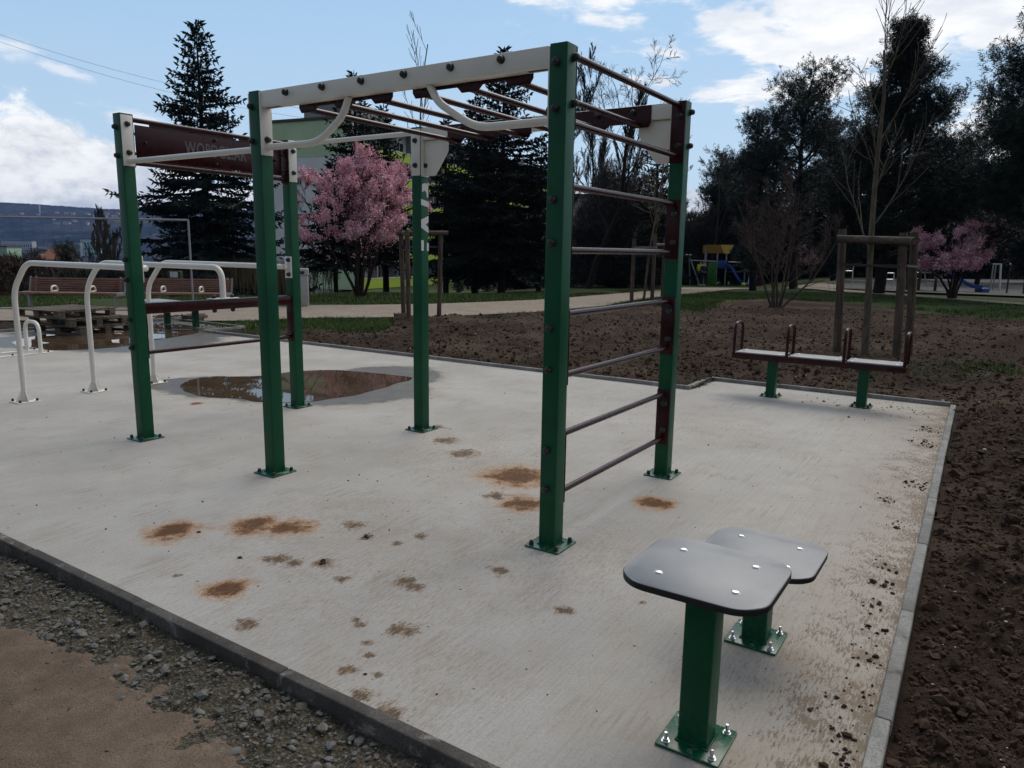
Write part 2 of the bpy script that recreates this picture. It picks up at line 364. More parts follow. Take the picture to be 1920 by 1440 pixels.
# ------------------------------------------------------------------ mesh helpers
class MB:
    def __init__(s): s.bm = bmesh.new()
    def box(s, x0, x1, y0, y1, z0, z1, ch=0., mat=None):
        mm = Matrix.Translation(((x0+x1)/2, (y0+y1)/2, (z0+z1)/2)) @ Matrix.Diagonal((abs(x1-x0), abs(y1-y0), abs(z1-z0), 1))
        if mat is not None: mm = mat @ mm
        r = bmesh.ops.create_cube(s.bm, size=1, matrix=mm)
        if ch:
            ed = list({e for v in r['verts'] for e in v.link_edges})
            bmesh.ops.bevel(s.bm, geom=ed, offset=ch, segments=2, affect='EDGES', profile=.5)
        return s
    def bar(s, p0, p1, w, h, ch=0.):   # a straight box beam between two points
        p0, p1 = Vector(p0), Vector(p1); d = p1-p0; L = d.length
        q = d.to_track_quat('X', 'Z').to_matrix().to_4x4()
        return s.box(0, L, -w/2, w/2, -h/2, h/2, ch, Matrix.Translation(p0) @ q)
    def tube(s, pts, r, n=12, cap=True):
        pts = [Vector(p) for p in pts]; rs = r if isinstance(r, (list, tuple)) else [r]*len(pts)
        rings = []; up = None
        for i, p in enumerate(pts):
            d = (pts[min(i+1, len(pts)-1)]-pts[max(i-1, 0)]).normalized()
            if up is None:
                up = Vector((0, 0, 1)) if abs(d.z) < .9 else Vector((1, 0, 0))
            x = d.cross(up); x.normalize(); up = x.cross(d); up.normalize()
            rings.append([s.bm.verts.new(p + (x*math.cos(2*math.pi*k/n)+up*math.sin(2*math.pi*k/n))*rs[i]) for k in range(n)])
        for a, b in zip(rings, rings[1:]):
            for k in range(n): s.bm.faces.new((a[k], a[(k+1) % n], b[(k+1) % n], b[k]))
        if cap: s.bm.faces.new(list(reversed(rings[0]))); s.bm.faces.new(rings[-1])
        return s
    def prism(s, poly, axis, lo, hi, mat=None, ch=0.):
        def P(u, v, w):
            q = Vector((w, u, v)) if axis == 'x' else Vector((u, w, v)) if axis == 'y' else Vector((u, v, w))
            return mat @ q if mat is not None else q
        a = [s.bm.verts.new(P(u, v, lo)) for u, v in poly]; b = [s.bm.verts.new(P(u, v, hi)) for u, v in poly]
        n = len(poly)
        fs = [s.bm.faces.new((a[i], a[(i+1) % n], b[(i+1) % n], b[i])) for i in range(n)]
        f0 = s.bm.faces.new(list(reversed(a))); f1 = s.bm.faces.new(b)
        if ch:
            ed = [e for e in set(f0.edges) | set(f1.edges)]
            bmesh.ops.bevel(s.bm, geom=ed, offset=ch, segments=2, affect='EDGES', profile=.5)
        return s
    def lathe(s, prof, n=12, mat=None):
        rings = []
        for (r, z) in prof:
            ring = []
            for k in range(n):
                q = Vector((r*math.cos(2*math.pi*k/n), r*math.sin(2*math.pi*k/n), z))
                ring.append(s.bm.verts.new(mat @ q if mat is not None else q))
            rings.append(ring)
        for a, b in zip(rings, rings[1:]):
            for k in range(n): s.bm.faces.new((a[k], a[(k+1) % n], b[(k+1) % n], b[k]))
        s.bm.faces.new(list(reversed(rings[0]))); s.bm.faces.new(rings[-1])
        return s
    def mesh(s, name, mat, ang=35):
        bmesh.ops.recalc_face_normals(s.bm, faces=s.bm.faces)
        me = bpy.data.meshes.new(name); s.bm.to_mesh(me); s.bm.free()
        me.materials.append(mat); me.polygons.foreach_set('use_smooth', [True]*len(me.polygons))
        me.set_sharp_from_angle(angle=R(ang)); return me
def place(name, me, parent=None):
    o = bpy.data.objects.new(name, me); COL.objects.link(o)
    if parent is not None: o.parent = parent
    return o
def part(name, mb, mat, parent=None, ang=35): return place(name, mb.mesh(name, mat, ang), parent)
def tag(o, label, cat, group=None):
    o['label'] = label; o['category'] = cat
    if group: o['group'] = group
    return o
def thing(name, label, cat, loc=(0, 0, 0), rz=0., group=None):
    o = bpy.data.objects.new(name, None); COL.objects.link(o); o.empty_display_size = .2
    o.location = loc; o.rotation_euler = (0, 0, rz); return tag(o, label, cat, group)
def struct(o, kind='structure'): o['kind'] = kind; return o
def copy_tree(o, parent=None):
    c = o.copy(); COL.objects.link(c); c.parent = parent
    for ch in [x for x in COL.objects if x.parent == o]: copy_tree(ch, c)
    return c
def npmesh(name, verts, faces, mat, smooth=False):
    verts = np.asarray(verts, np.float32).reshape(-1, 3); faces = np.asarray(faces, np.int32)
    me = bpy.data.meshes.new(name); k = faces.shape[1]
    me.vertices.add(len(verts)); me.vertices.foreach_set('co', verts.ravel())
    me.loops.add(faces.size); me.loops.foreach_set('vertex_index', faces.ravel())
    me.polygons.add(len(faces)); me.polygons.foreach_set('loop_start', np.arange(len(faces), dtype=np.int32)*k)
    me.polygons.foreach_set('use_smooth', np.full(len(faces), smooth))
    me.update(calc_edges=True); me.materials.append(mat); return me
def fillet(pts, r, n=5):
    pts = [Vector(p) for p in pts]; out = [pts[0]]
    for a, b, c in zip(pts, pts[1:], pts[2:]):
        d0 = (a-b).normalized(); d1 = (c-b).normalized()
        k = min(r, (a-b).length*.49, (c-b).length*.49)
        p0, p2 = b+d0*k, b+d1*k
        for i in range(n+1):
            t = i/n; out.append(p0*(1-t)**2+b*2*t*(1-t)+p2*t*t)
    out.append(pts[-1]); return out
def rrect(hx, hy, r, n=4, cx=0, cy=0):
    out = []
    for k, (sx, sy) in enumerate(((1, 1), (-1, 1), (-1, -1), (1, -1))):
        for i in range(n+1):
            t = math.pi/2*(k+i/n); out.append((cx+sx*(hx-r)+r*math.cos(t), cy+sy*(hy-r)+r*math.sin(t)))
    return out
# shared bolt meshes: dome caps along +Z
def dome(name, r, h, mat):
    mb = MB(); prof = [(r*1.12, 0), (r*1.12, h*.12), (r, h*.16), (r, h*.5), (r*.92, h*.74), (r*.66, h*.93), (r*.2, h)]
    mb.lathe(prof, 12); return mb.mesh(name, mat, 50)
BOLT = dome('bolt', .0195, .030, MT['black']); BOLT_S = dome('bolt', .0125, .026, MT['black'])
BOLT_Z = dome('bolt', .0138, .006, MT['zinc'])
def stud_mesh():
    mb = MB(); mb.lathe([(.0140, 0), (.0140, .0022), (.0100, .0023), (.0100, .0105), (.0058, .0106), (.0058, .030), (.005, .032)], 12)
    return mb.mesh('anchor_bolt', MT['zinc'], 30)
STUD = stud_mesh()
AX = {'+x': (0, R(90), 0), '-x': (0, R(-90), 0), '+y': (R(-90), 0, 0), '-y': (R(90), 0, 0), '+z': (0, 0, 0), '-z': (R(180), 0, 0)}
def bolt(parent, p, ax, me=BOLT):
    o = place(me.name.split('.')[0], me, parent); o.location = p; o.rotation_euler = AX[ax]; return o
def text_mesh(name, body, size, depth, mat, sx=1.):
    cu = bpy.data.curves.new(name, 'FONT'); cu.body = body; cu.size = size; cu.extrude = depth; cu.align_x = 'CENTER'; cu.align_y = 'CENTER'
    cu.space_character = 1.12; cu.offset = size*.028
    o = bpy.data.objects.new(name, cu); COL.objects.link(o); bpy.context.view_layer.update()
    me = bpy.data.meshes.new_from_object(o.evaluated_get(bpy.context.evaluated_depsgraph_get()))
    bpy.data.objects.remove(o); bpy.data.curves.remove(cu)
    for v in me.vertices: v.co.x *= sx
    me.materials.clear(); me.materials.append(mat); me.name = name; return me

# ------------------------------------------------------------------ world
SUN_EL, SUN_AZ = 52, 30        # ahead of the camera and to the right
w = bpy.data.worlds.new('World'); scene.world = w; w.use_nodes = True
class WN(NT):
    def __init__(s, t): s.t = t
wn = WN(w.node_tree)
bg = w.node_tree.nodes['Background']
sky = wn.n('ShaderNodeTexSky', sky_type='NISHITA', sun_disc=False, sun_elevation=R(SUN_EL), sun_rotation=R(SUN_AZ), air_density=1.0, dust_density=1.2, ozone_density=1.0, altitude=200)
gen = wn.n('ShaderNodeTexCoord').outputs['Generated']
sx = wn.n('ShaderNodeSeparateXYZ'); wn.link(gen, sx.inputs[0])
dx, dy, dz = sx.outputs
az = wn.math('ARCTAN2', dx, dy); el = wn.math('ARCSINE', dz)
def blob(a, e, ra, re, rot=0.):   # soft elliptical region of the sky, angles in degrees
    u = wn.math('SUBTRACT', az, R(a)); v = wn.math('SUBTRACT', el, R(e)); c, s_ = math.cos(R(rot)), math.sin(R(rot))
    p = wn.math('ADD', wn.math('MULTIPLY', u, c/R(ra)), wn.math('MULTIPLY', v, s_/R(ra)))
    q = wn.math('ADD', wn.math('MULTIPLY', u, -s_/R(re)), wn.math('MULTIPLY', v, c/R(re)))
    d = wn.math('SQRT', wn.math('ADD', wn.math('MULTIPLY', p, p), wn.math('MULTIPLY', q, q)))
    return wn.math('SUBTRACT', 1., d)
def vmax(lst):
    a = lst[0]
    for b in lst[1:]: a = wn.math('MAXIMUM', a, b)
    return a
# high broken clouds: noise on a flat layer overhead
den = wn.math('ADD', wn.math('MAXIMUM', dz, 0.), .12)
cv = wn.n('ShaderNodeCombineXYZ'); wn.link(wn.math('DIVIDE', dx, den), cv.inputs[0]); wn.link(wn.math('DIVIDE', dy, den), cv.inputs[1])
hn = wn.noise(cv.outputs[0], 1.35, 9, .62, .5)
region = vmax([blob(14, 18.8, 15, 6.5, -6), blob(27, 14.8, 9, 4.8, 4), blob(10, 20.8, 11, 4.5), blob(21, 12.6, 8, 2.6, 10), blob(31, 19, 8, 5), blob(34, 8.0, 6, 4), blob(9.5, 11.9, 2.4, .7), blob(40, 26, 18, 12), blob(22, 36, 30, 14), blob(55, 40, 34, 24), blob(-5, 42, 24, 12), blob(95, 26, 26, 14),
               blob(-5, 27, 8, 2.5)])
hn2 = wn.noise(cv.outputs[0], 4.2, 8, .62, .4)
hm = wn.ramp(wn.math('ADD', wn.math('ADD', wn.math('MULTIPLY', wn.math('MINIMUM', wn.math('MAXIMUM', region, -.9), .35), .85), wn.math('MULTIPLY', wn.math('SUBTRACT', hn, .5), 2.3)), wn.math('MULTIPLY', wn.math('SUBTRACT', hn2, .5), 1.5)), .0, .36)
hm = wn.math('MULTIPLY', hm, wn.ramp(dz, .02, .12))
# piled cumulus low on the left and a low bank all round
cn = wn.noise(wn.scale(gen, (1, 1, 1.5)), 13, 10, .60, .3)
cum = vmax([blob(-32.5, 4.6, 5.5, 4.6), blob(-29.5, 3.8, 5, 3.4), blob(-37.5, 5.0, 5, 4.2), blob(-25, 2.5, 6, 3.2), blob(-18, 1.5, 9, 3.2), blob(38, 3, 9, 5), blob(-60, 4, 16, 6), blob(75, 5, 25, 7), blob(10, 1.5, 30, 3.0)])
cmk = wn.ramp(wn.math('ADD', wn.math('MULTIPLY', wn.math('MAXIMUM', cum, -1.), .9), wn.math('MULTIPLY', wn.math('SUBTRACT', cn, .5), 1.5)), .02, .22)
shade = wn.ramp(wn.math('ADD', wn.math('MULTIPLY', el, 2.2), wn.noise(wn.scale(gen, (1, 1, 1.7)), 17, 9, .64, .15)), .44, .84)
lay = wn.n('ShaderNodeValToRGB'); 
SK = 10.
cumcol = wn.mix(shade, (.56*SK, .61*SK, .70*SK, 1), (1.06*SK, 1.06*SK, 1.06*SK, 1))
hshade = wn.ramp(wn.noise(cv.outputs[0], 2.6, 6, .6), .35, .65)
hicol = wn.mix(hshade, (.84*SK, .88*SK, .94*SK, 1), (1.12*SK, 1.11*SK, 1.10*SK, 1))
hicol = wn.mix(wn.ramp(dz, .42, .62), hicol, (2.6*SK, 2.5*SK, 2.35*SK, 1))
front = wn.ramp(dy, -.15, .55)
back = wn.mix(.72, sky.outputs[0], (.30*SK, .315*SK, .34*SK, 1))
fore = wn.mix(.80, sky.outputs[0], wn.mix(wn.ramp(el, .02, .42), (.58*SK, .77*SK, .96*SK, 1), (.385*SK, .635*SK, .92*SK, 1)))
veil = wn.mix(front, back, fore)
skyc = wn.mix(wn.math('MULTIPLY', cmk, .94), veil, cumcol)
wsp = wn.ramp(wn.math('ADD', wn.math('MULTIPLY', vmax([blob(-33.5, 11.6, 2.6, .8, -8), blob(-30.0, 10.6, 2.2, .45, -14), blob(-26, 8.2, 3, .7, -6)]), .8), wn.math('MULTIPLY', wn.math('SUBTRACT', wn.noise(wn.scale(gen, (1, 1, 3)), 26, 8, .62), .5), 2.2)), -.1, .7)
skyc = wn.mix(wn.math('MULTIPLY', wsp, .7), skyc, (.92*SK, .95*SK, 1.0*SK, 1))
skyc = wn.mix(wn.math('MULTIPLY', hm, .95), skyc, hicol)
wn.link(skyc, bg.inputs[0]); bg.inputs[1].default_value = .1
sun = bpy.data.lights.new('sun', 'SUN'); sun.energy = 1.7; sun.angle = R(42); sun.color = (1, .93, .82)
so = bpy.data.objects.new('sun', sun); COL.objects.link(so)
sd = Vector((math.sin(R(SUN_AZ))*math.cos(R(SUN_EL)), math.cos(R(SUN_AZ))*math.cos(R(SUN_EL)), math.sin(R(SUN_EL))))
so.rotation_euler = (-sd).to_track_quat('-Z', 'Y').to_euler(); so.location = sd*60
scene.view_settings.view_transform = 'Standard'; scene.view_settings.look = 'None'
scene.view_settings.exposure = 0; scene.view_settings.gamma = 1
# ------------------------------------------------------------------ ground, pad, kerbs
def inpoly(x, y, poly):
    x = np.asarray(x); y = np.asarray(y); c = np.zeros(x.shape, bool); n = len(poly)
    for i in range(n):
        x0, y0 = poly[i]; x1, y1 = poly[(i+1) % n]
        t = (y0 > y) != (y1 > y)
        c ^= t & (x < (x1-x0)*(y-y0)/((y1-y0) if y1 != y0 else 1e-9)+x0)
    return c
def ground():
    nt = 240; rs = np.concatenate([[.05], np.geomspace(.6, 4000, 190)])
    th = np.linspace(0, 2*math.pi, nt, endpoint=False)
    rr, tt = np.meshgrid(rs, th, indexing='ij'); x = rr*np.sin(tt); y = rr*np.cos(tt)
    a, b = AB(x, y)
    d = np.maximum(np.abs(a-5.7)-7.4, np.abs(b-2.1)-4.0)
    z = hgt(x, y)-.03-.15*(1-sstep(.2, 2.2, d)) + .12*(fbm(x*.25, y*.25, 3, 3)-.45)*sstep(14, 24, rr)
    i = np.arange(len(rs)*nt).reshape(len(rs), nt); j = np.roll(i, -1, axis=1)
    f = np.stack([i[:-1], j[:-1], j[1:], i[1:]], -1).reshape(-1, 4)
    o = place('ground', npmesh('ground', np.stack([x, y, z], -1), f, MT['lawn'], True)); struct(o)
ground()
PAD = [(-1.745, -1.655), (13.05, -1.655), (13.05, 6.0), (10.5, 5.95), (10.5, 5.04), (1.05, 5.04), (1.05, 5.85), (-1.60, 5.85)]
mb = MB(); mb.prism([(W(a, b).x, W(a, b).y) for a, b in PAD], 'z', -.14, 0)
struct(part('concrete_pad', mb, MT['concrete']))
rng = random.Random(5); nr = np.random.default_rng(5)
def kerb(name, runs, mat, zb=-.14):
    mb = MB()
    for (p0, p1, wd, zt) in runs:
        p0, p1 = W(*p0), W(*p1); d = (p1-p0); L = d.length; d.normalize(); n = max(1, round(L/1.0)); s = L/n
        q = Matrix.Translation(p0) @ d.to_track_quat('X', 'Z').to_matrix().to_4x4()
        for k in range(n):
            e = rng.uniform(-.003, .003)
            mb.box(k*s+.002, (k+1)*s-.002, min(0, wd)+e, max(0, wd)+e, zb, zt+rng.uniform(-.003, .002), .006, q)
    return struct(part(name, mb, mat, None, 50))
kerb('kerb_front', [((-1.80, -1.655), (13.1, -1.655), .052, .014)], MT['kerb_dark'])
kerb('kerb_back', [((-1.798, -1.653), (-1.652, 5.90), .052, .022), ((-1.60, 5.85), (1.10, 5.85), -.05, .045), ((1.05, 5.85), (1.05, 5.045), -.05, .045),
                   ((1.05, 5.04), (10.45, 5.04), -.05, .045), ((10.5, 5.045), (10.5, 5.95), .05, .045), ((10.55, 5.95), (13.05, 6.0), -.05, .045), ((13.05, 6.05), (13.05, -1.655), -.05, .05)], MT['kerb'])
def pool(name, px, seed):
    pts = [GR(x, y) for x, y in px]; n = len(pts); out = []
    for i in range(n):
        p0, p1, p2, p3 = (pts[(i+k-1) % n] for k in range(4))
        for k in range(7):
            t = k/7
            out.append(.5*((2*p1)+(p2-p0)*t+(2*p0-5*p1+4*p2-p3)*t*t+(3*p1-p0-3*p2+p3)*t**3))
    c = sum(out, Vector())/len(out); res = []
    for p in out:
        k = 1+.05*(float(fbm(np.array(p.x*3.1), np.array(p.y*3.1), 4, seed))-.47)*2
        q = c+(p-c)*k; res.append((q.x, q.y))
    mb = MB(); mb.prism(res, 'z', .0015, .004); return struct(part(name, mb, MT['water']))
pool('puddle', [(338, 724), (360, 712), (400, 706), (480, 706), (540, 698), (600, 694), (660, 696), (720, 702), (768, 709), (745, 719), (700, 732), (665, 741), (605, 751), (545, 755), (490, 753), (440, 747), (390, 744), (355, 738)], 3)
pool('puddle', [(20, 643), (50, 651), (100, 657), (170, 655), (240, 649), (280, 640), (320, 633), (372, 624), (362, 614), (330, 608), (270, 608), (200, 614), (120, 622), (60, 632)], 4)
# soil round the pad
SOILPX = [(380, 624), (470, 628), (520, 622), (570, 619), (640, 621), (700, 624), (728, 616), (742, 600), (772, 594), (820, 592), (856, 595), (1000, 588), (1100, 579), (1180, 572), (1225, 574), (1270, 584), (1320, 586), (1360, 568), (1445, 561), (1520, 566), (1599, 570), (1703, 583), (1800, 594), (1920, 603), (2150, 622), (2600, 700)]
SOIL = [(GT(x, y).x, GT(x, y).y) for x, y in SOILPX]+[(16, 4.0), (15, -1.5), (5.0, -2.5), (1.2, -1.5)]+[(W(-1.7, -1.7).x, W(-1.7, -1.7).y), (W(-1.6, 4.9).x, W(-1.6, 4.9).y), (W(12., 4.9).x, W(12., 4.9).y)]+[(W(a, b).x, W(a, b).y) for a, b in ((13.0, 4.9), (13.0, -1.4), (14.9, -1.4), (15.0, 4.2), (13.4, 7.0))]
def soil_mask(x, y):
    jx = x+.5*(fbm(x*1.1, y*1.1, 4, 21)-.47); jy = y+.9*(fbm(x*1.1+40, y*1.1, 4, 22)-.47)
    a, b = AB(x, y)
    right = a < np.interp(b, [-1.7, 5.85], [-1.79, -1.645]); back = (b > 5.09) & (a > 1.0); back2 = b > 5.90
    off = ((right | back | back2) & ~((a > 10.55) & (b < 5.98))) | (a > 13.12)
    return off & inpoly(jx, jy, SOIL)
def soil_z(x, y):
    a, b = AB(x, y)
    base = .012*sstep(3, 6, b) - .03*(1-sstep(3, 6, b))
    n = fbm(x*1.3, y*1.3, 3, 1)-.45; m = fbm(x*6, y*6, 4, 8)-.46; k = np.abs(vnoise(x*22, y*22, 12)-.5)
    edge = np.minimum(np.abs(a-np.interp(b, [-1.7, 5.85], [-1.79, -1.645])), 9)
    soft = sstep(0, .25, edge)
    heap = .30*np.exp(-(((x-9.6)/1.0)**2+((y-13.2)/.7)**2))
    heap = heap+.16*np.exp(-(((x+2.55)/.42)**2+((y-16.7)/.5)**2))+.12*np.exp(-(((x+1.35)/.4)**2+((y-17.0)/.5)**2))
    lump = np.abs(fbm(x*9, y*9, 3, 33)-.44)
    return base+.08*n*soft+.10*m*(.35+.65*soft)+.10*lump*soft+.028*(k-.25)*(.4+.6*soft)+heap
def soil():
    th = np.radians(np.concatenate([np.arange(-44, 46, .26), np.arange(46, 100, .8)])); rs = np.geomspace(1.2, 33, 560)
    rr, tt = np.meshgrid(rs, th, indexing='ij'); x = rr*np.sin(tt); y = rr*np.cos(tt)
    z = soil_z(x, y)+hgt(x, y); i = np.arange(x.size).reshape(x.shape)
    f = np.stack([i[:-1, :-1], i[:-1, 1:], i[1:, 1:], i[1:, :-1]], -1).reshape(-1, 4)
    fx = x.ravel()[f].mean(1); fy = y.ravel()[f].mean(1); f = f[soil_mask(fx, fy)]
    used = np.unique(f); mp = np.zeros(x.size, np.int64); mp[used] = np.arange(len(used))
    struct(place('soil', npmesh('soil', np.stack([x, y, z], -1).reshape(-1, 3)[used], mp[f], MT['soil'], True)))
soil()
def sheet(name, aa, bb, zf, mat):
    A, B = np.meshgrid(aa, bb, indexing='ij'); x = X0+UA[0]*A+VB[0]*B; y = Y0+UA[1]*A+VB[1]*B
    z = zf(A, B, x, y); i = np.arange(A.size).reshape(A.shape)
    f = np.stack([i[:-1, :-1], i[1:, :-1], i[1:, 1:], i[:-1, 1:]], -1).reshape(-1, 4)
    return struct(place(name, npmesh(name, np.stack([x, y, z], -1), f, mat, True)))
edge_b = lambda A: -1.97+.10*(fbm(A*2.3, A*0+3, 4, 31)-.47)*2
sheet('gravel_strip', np.arange(-2.6, 7.5, .016), np.arange(-2.6, -1.700, .016),
      lambda A, B, x, y: -.052+.05*(fbm(x*4, y*4, 4, 6)-.46)+.02*(vnoise(x*30, y*30, 7)-.5), MT['gravel_base'])
sheet('earth_path', np.arange(-3.0, 7.5, .02), np.concatenate([np.arange(-14, -4.5, .5), np.arange(-4.5, -1.86, .02)]),
      lambda A, B, x, y: -.035+.022*(fbm(x*3, y*3, 4, 9)-.46)+.008*(vnoise(x*26, y*26, 3)-.5)-.045*sstep(-.10, .10, B-edge_b(A)+.16*(fbm(x*11, y*11, 5, 14)-.46)*2), MT['sand'])
# far path, court and play surfaces follow the terrain
def strip(name, near, far, mat, dz, n=70):
    nb = [GT(*p) if len(p) == 2 else Vector((p[0], p[1], 0)) for p in near]; fb = [GT(*p) if len(p) == 2 else Vector((p[0], p[1], 0)) for p in far]
    def samp(P, n):
        P = np.array([(p.x, p.y) for p in P]); s = np.concatenate([[0], np.cumsum(np.hypot(*np.diff(P, axis=0).T))]); t = np.linspace(0, s[-1], n)
        return np.stack([np.interp(t, s, P[:, 0]), np.interp(t, s, P[:, 1])], -1)
    a, b = samp(nb, n), samp(fb, n); k = np.linspace(0, 1, 9)[None, :, None]
    g = a[:, None]*(1-k)+b[:, None]*k
    wob = .12*(fbm(g[..., 0]*.9, g[..., 1]*.9, 3, 17)-.47)
    g[:, :, 1] += wob*2
    z = hgt(g[..., 0], g[..., 1])+dz; i = np.arange(n*9).reshape(n, 9)
    f = np.stack([i[:-1, :-1], i[1:, :-1], i[1:, 1:], i[:-1, 1:]], -1).reshape(-1, 4)
    return struct(place(name, npmesh(name, np.concatenate([g, z[..., None]], -1), f, mat, True)))
strip('path', [(-14.5, 14.6, 0), (-9.9, 15.4, 0), (480, 602), (570, 597), (700, 596), (830, 594), (1000, 586), (1130, 574), (1279, 553.5), (1376, 542.5), (1420, 540.5)],
              [(-16.5, 17.6, 0), (-11.6, 18.9, 0), (480, 577), (570, 573), (700, 572), (830, 570), (1000, 563), (1072, 558), (1238, 544), (1279, 539.3), (1340, 539.5), (1420, 539.5)], MT['path'], .014)
strip('side_path', [(1473, 541), (1560, 547), (1700, 556.5), (1880, 570), (2050, 583)], [(1490, 537), (1570, 543), (1710, 553), (1885, 566.5), (2050, 579)], MT['path'], .03, 40)
strip('side_path', [(1478, 539.5), (1535, 531), (1565, 527)], [(1572, 543), (1600, 535), (1612, 528)], MT['path'], .045, 30)
strip('play_court', [(1566, 542), (1700, 549), (1880, 556), (1990, 560)], [(1576, 526), (1700, 525), (1890, 524), (1990, 524)], MT['court'], .055, 40)
# loose stones, clods, grass: nobody could count them
def icos(sub):
    bm = bmesh.new(); bmesh.ops.create_icosphere(bm, subdivisions=sub, radius=1)
    v = np.array([x.co[:] for x in bm.verts]); f = np.array([[q.index for q in p.verts] for p in bm.faces]); bm.free(); return v, f
def rotm(n, rg, tilt=3.2):
    a = rg.uniform(0, 2*math.pi, n); t = rg.uniform(-tilt, tilt, n)*.5; c = rg.uniform(0, 2*math.pi, n)
    def rz(a): 
        z = np.zeros((n, 3, 3)); z[:, 0, 0] = np.cos(a); z[:, 0, 1] = -np.sin(a); z[:, 1, 0] = np.sin(a); z[:, 1, 1] = np.cos(a); z[:, 2, 2] = 1; return z
    x = np.zeros((n, 3, 3)); x[:, 0, 0] = 1; x[:, 1, 1] = np.cos(t); x[:, 1, 2] = -np.sin(t); x[:, 2, 1] = np.sin(t); x[:, 2, 2] = np.cos(t)
    return rz(a) @ x @ rz(c)
def scatter(name, P, S, flat, sub, rough, mat, seed, smooth=False, var=14, tilt=1.2):
    rg = np.random.default_rng(seed); bv, bf = icos(sub); n = len(P); vs = []; fs = []; off = 0
    which = rg.integers(0, var, n)
    for k in range(var):
        sel = np.where(which == k)[0]
        if not len(sel): continue
        d = 1+rough*(rg.random(len(bv))-.5)*2; v = bv*d[:, None]*np.array([1, rg.uniform(.55, .95), rg.uniform(*flat)])
        m = rotm(len(sel), rg, tilt)
        q = np.einsum('nij,vj->nvi', m, v)*S[sel][:, None, None]+P[sel][:, None, :]
        vs.append(q.reshape(-1, 3)); fs.append((bf[None]+off+np.arange(len(sel))[:, None, None]*len(bv)).reshape(-1, 3)); off += len(sel)*len(bv)
    o = place(name, npmesh(name, np.concatenate(vs), np.concatenate(fs), mat, smooth)); struct(o, 'stuff'); return o
def ab2w(a, b): return X0+UA[0]*a+VB[0]*b, Y0+UA[1]*a+VB[1]*b
n = 5200; a = nr.uniform(-1.6, 4.6, n); b = -1.72-.34*nr.random(n)**1.0; s = np.clip(nr.lognormal(-5.35, .68, n), .002, .026)
keep = (b+s*.8 < -1.712); a, b, s = a[keep], b[keep], s[keep]; x, y = ab2w(a, b)
z = -.046+.05*(fbm(x*4, y*4, 4, 6)-.46)+s*.25
scatter('gravel', np.stack([x, y, z], -1), s, (.28, .62), 1, .22, MT['stone'], 3)
n = 2600; a = nr.uniform(-1.5, 4.5, n); b = -2.05-2.2*nr.random(n)**1.7; s = np.clip(nr.lognormal(-6.0, .55, n), .0015, .016); x, y = ab2w(a, b)
scatter('pebbles', np.stack([x, y, -.035+.022*(fbm(x*3, y*3, 4, 9)-.46)+s*.2], -1), s, (.4, .7), 1, .2, MT['stone'], 4)
rad = np.exp(nr.uniform(np.log(1.6), np.log(24), 135000)); tht = np.radians(nr.uniform(-30, 62, len(rad))); x = rad*np.sin(tht); y = rad*np.cos(tht)
s = np.clip(nr.lognormal(-4.95, .64, len(rad)), .003, .034)*np.clip(rad/4, 1.0, 1.6); k = soil_mask(x, y) & soil_mask(x+.04, y) & soil_mask(x-.04, y)
x, y, s = x[k], y[k], s[k]
scatter('soil_clods', np.stack([x, y, soil_z(x, y)+hgt(x, y)+s*.12], -1), s, (.45, .8), 0, .38, MT['clod'], 6, False, var=40, tilt=3)
MT['chip'] = paint('pale_stone_chip', (.36, .33, .28), .8, .25)
k = nr.random(len(x)) < .018; q = s[k]*.5
scatter('stone_chips', np.stack([x[k]+.03, y[k]+.02, soil_z(x[k]+.03, y[k]+.02)+hgt(x[k], y[k])+q*1.0], -1), q, (.35, .6), 1, .2, MT['chip'], 7)
# crumbs of soil trodden on to the pad
cr = []
for (px, py, sd_, nn) in [(1890, 770, .0, 0), (1748, 808, .09, 60), (1736, 832, .10, 70), (1722, 912, .09, 60), (1662, 937, .035, 16), (1690, 985, .06, 14), (1660, 1060, .05, 14), (1655, 1098, .05, 12), (1640, 1140, .06, 16), (1650, 1190, .04, 14), (1635, 1240, .06, 20), (1650, 1330, .09, 50), (1600, 1400, .12, 60), (1620, 770, .30, 30), (1700, 768, .2, 40), (1540, 752, .2, 20),
                          (1236, 940, .012, 4), (605, 1055, .04, 6), (690, 1006, .035, 6), (450, 1047, .01, 3), (730, 993, .012, 2), (370, 1000, .01, 2), (1060, 700, .3, 12), (310, 705, .12, 8)]:
    g = GR(px, py)
    for _ in range(nn): cr.append((g.x+nr.normal(0, sd_*.6), g.y+nr.normal(0, sd_*1.0), 0))
for _ in range(420):
    a = nr.uniform(-1.4, 6); b = nr.uniform(-1.55, 4.8); cr.append((*ab2w(a, b), -1))
cr = np.array(cr); s = np.clip(nr.lognormal(-5.1, .5, len(cr)), .003, .02); s[cr[:, 2] < 0] *= .42
a, b = AB(cr[:, 0], cr[:, 1]); k = a-s > np.interp(b, [-1.7, 5.85], [-1.735, -1.59]); cr, s = cr[k], s[k]
cr[:, 2] = s*.3
scatter('soil_crumbs', cr, s, (.4, .8), 1, .34, MT['clod'], 8, False)
